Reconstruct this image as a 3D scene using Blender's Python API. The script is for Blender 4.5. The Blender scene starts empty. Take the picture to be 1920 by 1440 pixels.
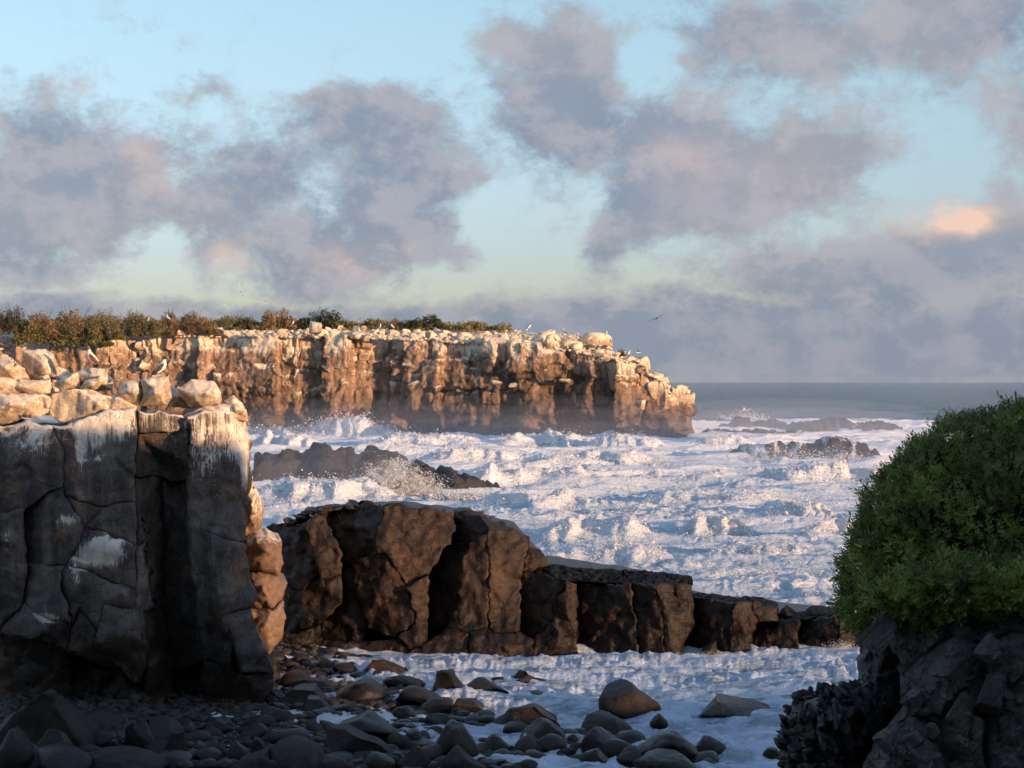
import bpy, bmesh, math, random
import numpy as np
from mathutils import Vector, Matrix
from mathutils.geometry import delaunay_2d_cdt

R = math.radians
scene = bpy.context.scene
col = scene.collection

# ------------------------------------------------------------------ camera
F, HC, HZ = 4000.0, 9.0, 714.5          # focal length in photo pixels, eye height, horizon row
cam_data = bpy.data.cameras.new('camera')
cam_data.lens = F / 1920 * 36; cam_data.sensor_width = 36
cam_data.shift_y = -(720 - HZ) / 1920
cam_data.clip_start = 0.1; cam_data.clip_end = 90000
cam = bpy.data.objects.new('camera', cam_data); col.objects.link(cam)
cam.location = (0, 0, HC); cam.rotation_euler = (R(90), 0, 0)
scene.camera = cam

# ------------------------------------------------------------------ sun and sky
SUN_AZ, SUN_EL = R(132), R(6.2)          # clockwise from +Y; behind the camera to the right
sun_dir = Vector((math.sin(SUN_AZ) * math.cos(SUN_EL), math.cos(SUN_AZ) * math.cos(SUN_EL), math.sin(SUN_EL)))
sl = bpy.data.lights.new('sun', 'SUN'); sl.energy = 5.0; sl.angle = R(0.55); sl.color = (1.0, 0.61, 0.34)
so = bpy.data.objects.new('sun', sl); col.objects.link(so)
so.rotation_euler = (-sun_dir).to_track_quat('-Z', 'Y').to_euler()
so.location = sun_dir * 200

scene.view_settings.view_transform = 'Standard'; scene.view_settings.look = 'None'
EXPO = 0.62; scene.view_settings.exposure = EXPO; scene.view_settings.gamma = 1.0
scene.view_settings.use_curve_mapping = False
cy = scene.cycles
cy.max_bounces = 4; cy.diffuse_bounces = 2; cy.glossy_bounces = 2; cy.transmission_bounces = 2
cy.volume_bounces = 2; cy.transparent_max_bounces = 8
cy.use_denoising = True; cy.use_adaptive_sampling = True; cy.adaptive_threshold = .03; cy.adaptive_min_samples = 12; cy.caustics_reflective = False; cy.caustics_refractive = False
cy.sample_clamp_indirect = 4.0


class NB:
    """small helper that strings shader nodes together"""
    def __init__(s, nt):
        s.nt = nt; s.n = nt.nodes; s.l = nt.links
    def put(s, sock, v):
        if v is None: return
        if hasattr(v, 'is_output') or isinstance(v, bpy.types.NodeSocket): s.l.new(v, sock)
        else: sock.default_value = v
    def math(s, op, a, b=None, c=None, clamp=False):
        n = s.n.new('ShaderNodeMath'); n.operation = op; n.use_clamp = clamp
        for i, v in enumerate((a, b, c)): s.put(n.inputs[i], v)
        return n.outputs[0]
    def vec(s, op, a, b=None, c=None, out=0):
        n = s.n.new('ShaderNodeVectorMath'); n.operation = op
        for i, v in enumerate((a, b, c)):
            if v is not None: s.put(n.inputs[i], v)
        return n.outputs[out]
    def comb(s, x, y, z):
        n = s.n.new('ShaderNodeCombineXYZ')
        for i, v in enumerate((x, y, z)): s.put(n.inputs[i], v)
        return n.outputs[0]
    def sep(s, v):
        n = s.n.new('ShaderNodeSeparateXYZ'); s.put(n.inputs[0], v); return n.outputs
    def ramp(s, v, a, b, lo=0.0, hi=1.0, smooth=True):
        n = s.n.new('ShaderNodeMapRange'); n.interpolation_type = 'SMOOTHSTEP' if smooth else 'LINEAR'
        for i, q in enumerate((v, a, b, lo, hi)): s.put(n.inputs[i], q)
        return n.outputs[0]
    def noise(s, v, scale, detail=4, rough=.55, dist=0, out=0):
        n = s.n.new('ShaderNodeTexNoise')
        if v is not None: s.put(n.inputs['Vector'], v)
        n.inputs['Scale'].default_value = scale; n.inputs['Detail'].default_value = detail
        n.inputs['Roughness'].default_value = rough; n.inputs['Distortion'].default_value = dist
        return n.outputs[out]
    def voro(s, v, scale, feature='DISTANCE_TO_EDGE', out=0, rnd=1.0):
        n = s.n.new('ShaderNodeTexVoronoi'); n.feature = feature
        s.put(n.inputs['Vector'], v); n.inputs['Scale'].default_value = scale
        n.inputs['Randomness'].default_value = rnd
        return n.outputs[out]
    def mix(s, f, a, b, mode='MIX'):
        n = s.n.new('ShaderNodeMix'); n.data_type = 'RGBA'; n.blend_type = mode
        s.put(n.inputs[0], f)
        for i, v in ((6, a), (7, b)):
            if isinstance(v, tuple) and len(v) == 3: v = (*v, 1)
            s.put(n.inputs[i], v)
        return n.outputs[2]
    def attr(s, name, out='Fac'):
        n = s.n.new('ShaderNodeAttribute'); n.attribute_name = name; return n.outputs[out]
    def bump(s, h, strength=.5, dist=.1, normal=None):
        n = s.n.new('ShaderNodeBump'); n.inputs['Strength'].default_value = strength
        n.inputs['Distance'].default_value = dist; s.put(n.inputs['Height'], h)
        if normal is not None: s.put(n.inputs['Normal'], normal)
        return n.outputs[0]


def lin(r, g, b):
    f = lambda c: (c / 255 / 12.92) if c / 255 <= .04045 else ((c / 255 + .055) / 1.055) ** 2.4
    return (f(r), f(g), f(b))


def build_world():
    w = bpy.data.worlds.new('World'); scene.world = w; w.use_nodes = True
    nt = w.node_tree; nt.nodes.clear(); b = NB(nt)
    K = 0.115                                             # background strength
    sky = b.n.new('ShaderNodeTexSky'); sky.sky_type = 'NISHITA'; sky.sun_disc = False
    sky.sun_elevation = SUN_EL; sky.sun_rotation = SUN_AZ
    sky.altitude = 0; sky.air_density = 1.0; sky.dust_density = 0.6; sky.ozone_density = 1.6
    tc = b.n.new('ShaderNodeTexCoord').outputs['Generated']
    d = b.vec('NORMALIZE', tc)
    x, y, z = b.sep(d)
    az = b.math('ARCTAN2', x, y); el = b.math('ARCSINE', z)
    # wobble the directions so that no blob keeps a round outline
    sd = b.vec('MULTIPLY', d, (1, 1, 1.35))
    wob = b.vec('SUBTRACT', b.noise(sd, 9, 3, .6, out=1), (.5, .5, .5))
    wob2 = b.vec('SUBTRACT', b.noise(sd, 42, 3, .6, out=1), (.5, .5, .5))
    ae = b.comb(az, el, 0.0)
    ae = b.vec('ADD', ae, b.vec('MULTIPLY', wob, (.052, .040, 0)))
    ae = b.vec('ADD', ae, b.vec('MULTIPLY', wob2, (.016, .014, 0)))
    def blob(px, py, rx, ry):
        a, e = math.atan((px - 960) / F), math.atan((HZ - py) / F)
        ix, iy = F / rx, F / ry
        q = b.vec('MULTIPLY_ADD', ae, (ix, iy, 0), (-a * ix, -e * iy, 0))
        return b.ramp(b.vec('LENGTH', q, out=1), 1.0, 0.0)
    clouds = [(60, 300, 330, 190, 1.0), (40, 470, 330, 170, 1.0), (290, 400, 230, 170, .7), (490, 350, 200, 170, .8),
              (560, 500, 260, 120, .85), (700, 215, 200, 130, .85), (790, 330, 200, 180, 1.0), (700, 440, 200, 120, .7), (870, 490, 130, 90, .6),
              (1050, 130, 240, 190, 1.05), (1060, 270, 190, 120, .8), (920, 60, 120, 60, .3),
              (1270, 300, 190, 170, .95), (1230, 420, 170, 110, .9), (1420, 330, 210, 150, .9), (1580, 300, 190, 150, .9), (1330, 380, 160, 110, .6),
              (1430, 70, 200, 150, .9), (1650, 60, 260, 150, .85), (1860, 60, 240, 150, .9), (1920, 260, 130, 150, .8), (1780, 180, 160, 70, .35),
              (1120, 480, 90, 70, .5), (1450, 520, 260, 120, .9), (1780, 470, 260, 150, 1.1), (1620, 540, 230, 110, .8), (1930, 480, 180, 160, .8),
              (230, 110, 130, 50, .38), (400, 190, 120, 60, .36), (1030, 385, 70, 40, .3)]
    gaps = [(300, 480, 90, 90, .55), (850, 530, 190, 50, .5), (960, 440, 150, 110, .9), (560, 60, 460, 130, .9), (120, 80, 300, 110, .8), (1240, 120, 100, 90, .8), (1700, 330, 130, 50, .4), (1280, 470, 120, 40, .4), (430, 240, 110, 60, .35)]
    fx = b.vec('MULTIPLY_ADD', b.comb(az, el, 0.0), (1 / .42, 1 / .30, 0), (0, -.08 / .30, 0))
    away = b.ramp(b.vec('LENGTH', fx, out=1), .55, 1.05)           # the same broken cloud goes on all round
    dens = b.math('MULTIPLY_ADD', b.ramp(b.noise(sd, 3.1, 3, .5), .46, .64, .05, 1.0), away, b.ramp(b.noise(sd, 4.6, 3, .5), .42, .70, .02, .34))
    for (px, py, rx, ry, wt) in clouds: dens = b.math('MULTIPLY_ADD', blob(px, py, rx, ry), wt * .92, dens)
    for (px, py, rx, ry, wt) in gaps: dens = b.math('MULTIPLY_ADD', blob(px, py, rx, ry), -wt, dens)
    # far cloud bank lying on the horizon all the way round
    wx, wy, wz = b.sep(ae)
    bank = b.ramp(wy, .050, .014)
    dens = b.math('MAXIMUM', dens, b.math('MULTIPLY', bank, 2.1))
    fb = b.noise(sd, 30, 7, .68)
    fb2 = b.noise(b.vec('ADD', sd, (.010, -.006, .018)), 30, 4, .64)
    dd = b.math('ADD', dens, b.math('MULTIPLY', b.math('SUBTRACT', fb, .5), 2.0))
    dd = b.math('ADD', dd, b.math('MULTIPLY', b.math('SUBTRACT', b.noise(b.vec('ADD', sd, b.vec('MULTIPLY', wob2, (.02, .02, .02))), 95, 5, .66), .5), .75))
    cover = b.ramp(dd, .04, .84)
    # clear sky: paler and slightly greener towards the horizon
    clear = b.mix(1.0, sky.outputs[0], b.mix(b.ramp(el, .20, .9), b.mix(b.ramp(el, .0, .19), (.86, .96, 1.75), (1.38, 1.40, 1.58)), (4.2, 4.3, 4.5)), 'MULTIPLY')  # overhead tint raised, out of view, to lift the ambient light
    S = 1 / K / 2 ** EXPO
    def c(r, g, bl, m=1.0): return tuple(v * S * m for v in lin(r, g, bl))
    base = b.mix(b.ramp(b.noise(sd, 7.5, 3, .5), .36, .64), c(136, 147, 167), c(164, 165, 173))
    base = b.mix(b.ramp(el, .075, .02), base, c(132, 145, 163))
    relief = b.ramp(b.math('SUBTRACT', fb, fb2), -.10, .14)
    base = b.mix(b.math('MULTIPLY', relief, .60), base, c(190, 185, 190))
    base = b.mix(b.math('MULTIPLY', b.ramp(dens, .75, 1.5), .45), base, c(142, 152, 174))
    pinks = [(1785, 402, 105, 66, 1.6), (1705, 398, 70, 44, 1.0), (1850, 420, 60, 40, .7), (420, 480, 42, 60, .55), (1300, 320, 150, 120, .26), (1500, 320, 150, 100, .20), (640, 480, 150, 60, .25), (150, 200, 130, 60, .30), (300, 320, 90, 80, .25)]
    pk = None
    for (px, py, rx, ry, wt) in pinks:
        q = b.math('MULTIPLY', blob(px, py, rx, ry), wt)
        pk = q if pk is None else b.math('ADD', pk, q)
    pk = b.math('MULTIPLY', pk, b.ramp(fb, .30, .62, .35, 1.15))
    base = b.mix(b.math('MINIMUM', pk, 1.0), base, c(246, 208, 188))
    colr = b.mix(b.math('MULTIPLY', cover, .92), clear, base)
    # below the horizon (never seen, hidden by the sea)
    bg = b.n.new('ShaderNodeBackground'); b.put(bg.inputs[0], colr); bg.inputs[1].default_value = K
    out = b.n.new('ShaderNodeOutputWorld'); b.l.new(bg.outputs[0], out.inputs[0])
build_world()
scene.world.cycles.sampling_method = 'MANUAL'; scene.world.cycles.sample_map_resolution = 512

# ------------------------------------------------------------------ numpy noise
_T = np.random.RandomState(7).permutation(512).astype(np.int32)
_G3 = np.random.RandomState(3).normal(size=(512, 3)); _G3 /= np.linalg.norm(_G3, axis=1)[:, None]
_GA = np.random.RandomState(5).uniform(0, 2 * np.pi, 512); _G2 = np.stack([np.cos(_GA), np.sin(_GA)], 1)
_G2x = np.cos(_GA); _G2y = np.sin(_GA)
def _h(i, j, k=0):
    return _T[(_T[(_T[i & 511] + j) & 511] + k) & 511]
def perlin2(x, y):
    x = np.asarray(x, np.float64); y = np.asarray(y, np.float64)
    i = np.floor(x).astype(np.int32); j = np.floor(y).astype(np.int32); fx = x - i; fy = y - j
    u = fx * fx * fx * (fx * (fx * 6 - 15) + 10); v = fy * fy * fy * (fy * (fy * 6 - 15) + 10)
    ti = (_T[i & 511], _T[(i + 1) & 511])
    def g(a, b):
        q = _T[(_T[(ti[a] + j + b) & 511]) & 511]; return _G2x[q] * (fx - a) + _G2y[q] * (fy - b)
    n0 = g(0, 0); n1 = g(1, 0); n2 = g(0, 1); n3 = g(1, 1)
    return ((n0 + u * (n1 - n0)) * (1 - v) + (n2 + u * (n3 - n2)) * v) * 1.5
def perlin3(p):
    p = np.asarray(p, float)
    i = np.floor(p).astype(np.int64); f = p - i; w = f * f * f * (f * (f * 6 - 15) + 10)
    r = 0
    for a in (0, 1):
        for b in (0, 1):
            for c in (0, 1):
                q = _G3[_h(i[..., 0] + a, i[..., 1] + b, i[..., 2] + c)]
                d = q[..., 0] * (f[..., 0] - a) + q[..., 1] * (f[..., 1] - b) + q[..., 2] * (f[..., 2] - c)
                wt = (w[..., 0] if a else 1 - w[..., 0]) * (w[..., 1] if b else 1 - w[..., 1]) * (w[..., 2] if c else 1 - w[..., 2])
                r = r + d * wt
    return r * 1.5
def fbm3(p, o=4, g=.5):
    r = 0; a = 1.0; p = np.asarray(p, float)
    for k in range(o): r = r + a * perlin3(p + k * 17.3); p = p * 2.03; a *= g
    return r
def fbm2(x, y, o=4, g=.5):
    r = 0; a = 1.0
    for k in range(o): r = r + a * perlin2(x + k * 13.7, y - k * 7.1); x = x * 2.03; y = y * 2.03; a *= g
    return r
def billow2(x, y, o=3, g=.5):
    r = 0; a = 1.0
    for k in range(o): r = r + a * np.abs(perlin2(x + k * 13.7, y - k * 7.1)); x = x * 2.03; y = y * 2.03; a *= g
    return r
def sstep(v, a, b):
    t = np.clip((np.asarray(v, float) - a) / (b - a), 0, 1); return t * t * (3 - 2 * t)

# ------------------------------------------------------------------ object helpers
def P(px, py, d):
    return Vector(((px - 960) / F * d, d, HC - (py - HZ) / F * d))
def Pn(px, py, d):
    return np.stack([(px - 960) / F * d, d, HC - (py - HZ) / F * d], -1)
def link(name, me, mats=None, parent=None, loc=None):
    o = bpy.data.objects.new(name, me); col.objects.link(o)
    for m in (mats or []): me.materials.append(m)
    if parent is not None:
        o.parent = parent
        o.matrix_parent_inverse = Matrix.Translation(-Vector(parent['_at'])) if '_at' in parent else Matrix()
    if loc is not None: o.location = loc
    return o
def mesh(name, v, f, attrs=None, smooth=True, midx=None):
    me = bpy.data.meshes.new(name)
    v = np.asarray(v, np.float32)
    if isinstance(f, np.ndarray) and f.ndim == 2:
        n, k = f.shape
        me.vertices.add(len(v)); me.vertices.foreach_set('co', v.ravel())
        me.loops.add(n * k); me.loops.foreach_set('vertex_index', f.astype(np.int32).ravel())
        me.polygons.add(n); me.polygons.foreach_set('loop_start', np.arange(0, n * k, k, dtype=np.int32))
        me.update(calc_edges=True)
    else:
        me.from_pydata(v.tolist(), [], [list(map(int, q)) for q in f]); me.update()
    if smooth: me.polygons.foreach_set('use_smooth', np.ones(len(me.polygons), bool))
    if midx is not None: me.polygons.foreach_set('material_index', np.asarray(midx, np.int32))
    for k, a in (attrs or {}).items():
        at = me.attributes.new(k, 'FLOAT', 'POINT'); at.data.foreach_set('value', np.asarray(a, np.float32))
    return me
def tag(o, label=None, cat=None, group=None, kind=None):
    if label: o['label'] = label
    if cat: o['category'] = cat
    if group: o['group'] = group
    if kind: o['kind'] = kind
    return o
def empty(name, loc, label, cat, group=None):
    o = bpy.data.objects.new(name, None); col.objects.link(o); o.location = loc
    o.empty_display_size = .3; o['_at'] = tuple(loc)
    return tag(o, label, cat, group)
def done_at():
    for o in bpy.data.objects:
        if '_at' in o: del o['_at']

# ------------------------------------------------------------------ materials
def new_mat(name):
    m = bpy.data.materials.new(name); m.use_nodes = True; m.node_tree.nodes.clear()
    b = NB(m.node_tree)
    bs = b.n.new('ShaderNodeBsdfPrincipled'); out = b.n.new('ShaderNodeOutputMaterial')
    b.l.new(bs.outputs[0], out.inputs[0])
    return m, b, bs
def rock_mat(name, c1, c2, c3=None, scale=1.0, guano=None, rough=.85, spec=.3, bump=.6, bdist=.06, crack=.0, wet=False, gnoise=6.0, gz=.16, strata=0.0, grain=0.0, upg=.5, stain=0.0):
    """broken volcanic rock: mottled tone, fine relief, hairline cracks and (where the vertex stain says) whitewash streaks"""
    m, b, bs = new_mat(name)
    geo = b.n.new('ShaderNodeNewGeometry'); pos = geo.outputs['Position']; nz = b.sep(geo.outputs['Normal'])[2]
    n1 = b.noise(pos, .55 * scale, 5, .6); n2 = b.noise(pos, 3.2 * scale, 6, .65); n3 = b.noise(pos, 16 * scale, 5, .7)
    colr = b.mix(b.ramp(n1, .36, .66), c1, c2)
    if c3: colr = b.mix(b.math('MULTIPLY', b.ramp(b.noise(pos, .9 * scale, 4, .6), .52, .70), .8), colr, c3)
    colr = b.mix(b.math('MULTIPLY', b.ramp(n2, .30, .72, .0, 1.0), .55), colr, (0.35, 0.35, 0.35), 'MULTIPLY')
    colr = b.mix(.5, colr, b.mix(b.ramp(n3, .35, .7), (.55, .55, .55), (1.5, 1.5, 1.5)), 'MULTIPLY')
    h = b.math('ADD', b.math('MULTIPLY', n2, .8), b.math('MULTIPLY', n3, .45))
    if stain:                                    # dark runs and pale runs down the face
        sn = b.noise(b.vec('MULTIPLY', pos, (1, 1, .07)), 2.0 * scale, 6, .62)
        colr = b.mix(stain, colr, b.mix(b.ramp(sn, .34, .66), (.40, .40, .40), (1.55, 1.5, 1.45)), 'MULTIPLY')
        h = b.math('ADD', h, b.math('MULTIPLY', sn, .6))
    ro = rough
    if strata:
        sx, sy, sz = b.sep(pos); ps = b.comb(b.math('MULTIPLY', sx, .7), b.math('MULTIPLY', sy, .7), b.math('MULTIPLY', b.math('SUBTRACT', sz, sx), 3.5)); ns = b.noise(ps, 1.1 * scale, 4, .6, .4)
        h = b.math('ADD', h, b.math('MULTIPLY', ns, strata))
    if grain:
        gv = b.voro(pos, 9 * scale, 'F1'); h = b.math('ADD', h, b.math('MULTIPLY', gv, grain))
    if crack:
        wv = b.vec('ADD', pos, b.vec('MULTIPLY', b.vec('SUBTRACT', b.noise(pos, 1.3 * scale, 3, .6, out=1), (.5, .5, .5)), (.9, .9, .9)))
        e1 = b.ramp(b.voro(wv, .75 * scale), .0, .022); e2 = b.ramp(b.voro(wv, 2.3 * scale), .0, .03)
        ck = b.math('MULTIPLY', e1, b.math('ADD', b.math('MULTIPLY', e2, .55), .45))
        colr = b.mix(b.math('MULTIPLY', b.math('SUBTRACT', 1.0, ck), crack), colr, (.012, .011, .011))
        h = b.math('ADD', h, b.math('MULTIPLY', ck, .8 * crack))
    if guano:
        ga = b.attr('guano')
        pst = b.vec('MULTIPLY', pos, (1, 1, gz))
        st = b.noise(pst, gnoise * scale, 6, .65); sp = b.noise(pos, 3.5 * scale, 6, .7)
        t = b.math('ADD', b.math('MULTIPLY', st, .65), b.math('MULTIPLY', sp, .35))
        up = b.math('MULTIPLY', b.ramp(nz, .25, .8), b.ramp(ga, .02, .4, 0, upg))
        lev = b.math('ADD', ga, up)
        msk = b.ramp(b.math('SUBTRACT', lev, b.math('MULTIPLY', b.math('SUBTRACT', t, .28), 1.9)), -.02, .34)
        gcol = b.mix(b.ramp(b.noise(pos, 2.1 * scale, 4, .6), .35, .65), guano, tuple(v * .72 for v in guano))
        colr = b.mix(b.math('MULTIPLY', msk, .93), colr, gcol)
        h = b.math('ADD', h, b.math('MULTIPLY', msk, .12))
    if wet:
        wa = b.attr('wet')
        colr = b.mix(wa, colr, b.mix(1.0, colr, (.30, .30, .31), 'MULTIPLY'))
        ro = b.ramp(wa, 0, 1, rough, .34)
    b.put(bs.inputs['Base Color'], colr); b.put(bs.inputs['Roughness'], ro)
    bs.inputs['Specular IOR Level'].default_value = spec
    b.put(bs.inputs['Normal'], b.bump(h, bump, bdist))
    return m

GU = (.74, .62, .46)
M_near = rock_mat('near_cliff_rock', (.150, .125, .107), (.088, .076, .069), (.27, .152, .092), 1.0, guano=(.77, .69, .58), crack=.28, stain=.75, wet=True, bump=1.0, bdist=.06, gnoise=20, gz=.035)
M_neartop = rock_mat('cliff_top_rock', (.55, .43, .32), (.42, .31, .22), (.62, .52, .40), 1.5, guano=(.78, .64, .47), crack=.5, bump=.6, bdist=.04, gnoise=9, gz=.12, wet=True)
M_wall = rock_mat('seawall_rock', (.046, .030, .020), (.023, .016, .012), (.088, .044, .024), 1.6, crack=.2, wet=True, bump=.8, bdist=.05, grain=.35, rough=.45, spec=.2, stain=.45)
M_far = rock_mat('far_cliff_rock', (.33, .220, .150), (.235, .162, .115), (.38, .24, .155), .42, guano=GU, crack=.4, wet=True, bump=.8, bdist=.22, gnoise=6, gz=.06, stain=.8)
M_block = rock_mat('far_block_rock', (.46, .33, .23), (.36, .24, .16), (.52, .41, .30), .6, guano=GU, crack=.3, bump=.7, bdist=.15, gnoise=5, gz=.13)
M_skerry = rock_mat('skerry_rock', (.055, .050, .047), (.040, .037, .036), None, .6, guano=(.70, .73, .76), bump=.9, bdist=.2, rough=.5, gnoise=4.5, gz=.12, upg=0.0)
M_boulder = rock_mat('wet_boulder_rock', (.021, .018, .015), (.013, .011, .010), (.030, .024, .019), 2.4, bump=.8, bdist=.03, rough=.28, spec=.16)
M_boulder2 = rock_mat('dry_boulder_rock', (.034, .029, .025), (.021, .018, .016), (.048, .040, .034), 2.2, bump=.9, bdist=.03, rough=.6, spec=.12)
M_boulderlit = rock_mat('sunlit_boulder_rock', (.034, .027, .023), (.022, .019, .017), (.050, .036, .028), 2.0, bump=.9, bdist=.04, rough=.5, spec=.15, grain=.5)  # sunlit look put into the colour: lighter, browner rock for boulders with lit flanks
M_pebble = rock_mat('pebble_rock', (.040, .034, .029), (.022, .020, .019), (.075, .057, .044), 2.2, bump=.6, bdist=.03, rough=.6)
M_lava = rock_mat('foreground_lava', (.115, .102, .093), (.065, .059, .055), (.17, .14, .11), 5.0, crack=.8, bump=1.0, bdist=.03, rough=.75, spec=.3, strata=1.6)
M_lavadark = rock_mat('foreground_black_lava', (.016, .016, .017), (.011, .011, .012), None, 6.0, bump=1.0, bdist=.03, rough=.5, spec=.4)
M_soil = rock_mat('headland_soil', (.16, .12, .085), (.10, .085, .05), (.20, .15, .11), .5, bump=.6, bdist=.15)

def leaf_mat(name, c1, c2, c3, rough=.55, trans=.25):
    m, b, bs = new_mat(name)
    geo = b.n.new('ShaderNodeNewGeometry'); pos = geo.outputs['Position']
    rnd = geo.outputs['Random Per Island']
    oi = b.n.new('ShaderNodeObjectInfo').outputs['Random']
    colr = b.mix(b.ramp(b.noise(pos, 1.1 if 'shrub' not in name else .35, 4, .6), .35, .65), c1, c2)
    colr = b.mix(b.math('MULTIPLY', rnd, .6), colr, c3)
    colr = b.mix(1.0, colr, b.mix(b.ramp(b.noise(pos, 5.0 if 'shrub' not in name else 1.2, 3, .6), .36, .64), (.45, .45, .45), (1.35, 1.35, 1.35)), 'MULTIPLY')
    colr = b.mix(.5, colr, b.mix(oi, (.8, .8, .8), (1.2, 1.2, 1.2)), 'MULTIPLY')
    b.put(bs.inputs['Base Color'], colr); bs.inputs['Roughness'].default_value = rough
    bs.inputs['Specular IOR Level'].default_value = .25
    tr = b.n.new('ShaderNodeBsdfTranslucent'); b.put(tr.inputs[0], colr)
    mx = b.n.new('ShaderNodeMixShader'); mx.inputs[0].default_value = trans
    b.l.new(bs.outputs[0], mx.inputs[1]); b.l.new(tr.outputs[0], mx.inputs[2])
    b.l.new(mx.outputs[0], [n for n in b.n if n.type == 'OUTPUT_MATERIAL'][0].inputs[0])
    return m
M_bush = leaf_mat('bush_leaf', (.110, .160, .027), (.064, .098, .021), (.21, .22, .045), trans=.2)
M_shgreen = leaf_mat('shrub_leaf_green', (.13, .14, .045), (.085, .105, .035), (.18, .16, .055))
M_sholive = leaf_mat('shrub_leaf_olive', (.20, .165, .06), (.14, .13, .045), (.24, .18, .07))
M_shbrown = leaf_mat('shrub_leaf_brown', (.25, .16, .075), (.19, .125, .06), (.30, .19, .09))
M_shdark = leaf_mat('shrub_leaf_dark', (.05, .065, .025), (.035, .05, .02), (.07, .08, .03))
def plain(name, c, rough=.6, spec=.3, nscale=30, var=.25, bump=.1):
    m, b, bs = new_mat(name)
    pos = b.n.new('ShaderNodeNewGeometry').outputs['Position']
    n = b.noise(pos, nscale, 4, .6)
    b.put(bs.inputs['Base Color'], b.mix(b.ramp(n, .3, .7), tuple(v * (1 - var) for v in c), tuple(min(1, v * (1 + var)) for v in c)))
    bs.inputs['Roughness'].default_value = rough; bs.inputs['Specular IOR Level'].default_value = spec
    b.put(bs.inputs['Normal'], b.bump(n, bump, .02))
    return m
M_bark = plain('bark', (.09, .065, .045), .9, nscale=12)
M_white = plain('white_plumage', (.62, .58, .51), .7, var=.12)
M_brown = plain('brown_plumage', (.17, .085, .05), .7)
M_darkp = plain('dark_plumage', (.035, .03, .03), .6)
M_bill = plain('bill', (.40, .33, .26), .4)
M_foot = plain('foot_skin', (.35, .20, .12), .5)

# ------------------------------------------------------------------ rock builders
def inside(poly, q):
    x, y = q[:, 0], q[:, 1]; r = np.zeros(len(q), bool); n = len(poly)
    for i in range(n):
        x1, y1 = poly[i]; x2, y2 = poly[(i + 1) % n]
        c = ((y1 > y) != (y2 > y)); 
        with np.errstate(divide='ignore', invalid='ignore'):
            xi = (x2 - x1) * (y - y1) / (y2 - y1 + 1e-12) + x1
        r ^= c & (x < xi)
    return r
def bdist(poly, q):
    best = np.full(len(q), 1e9); n = len(poly)
    for i in range(n):
        a = np.array(poly[i]); b = np.array(poly[(i + 1) % n]); ab = b - a
        t = np.clip(((q - a) @ ab) / (ab @ ab + 1e-9), 0, 1)
        best = np.minimum(best, np.linalg.norm(q - (a + t[:, None] * ab), axis=1))
    return best
def cdt(pts, edges):
    v, e, f, ov, oe, of = delaunay_2d_cdt([Vector(p) for p in pts], edges, [], 1, 1e-5)
    m = {}
    for i, l in enumerate(ov):
        for k in l: m[k] = i
    return np.array([(a.x, a.y) for a in v]), [tuple(q) for q in f], m
def warp(q, amp, sc):
    x = q[:, 0] / sc; y = q[:, 1] / sc
    return q + np.stack([fbm2(x + 3.1, y, 4, .6), fbm2(x, y + 9.7, 4, .6)], 1) * amp

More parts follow.
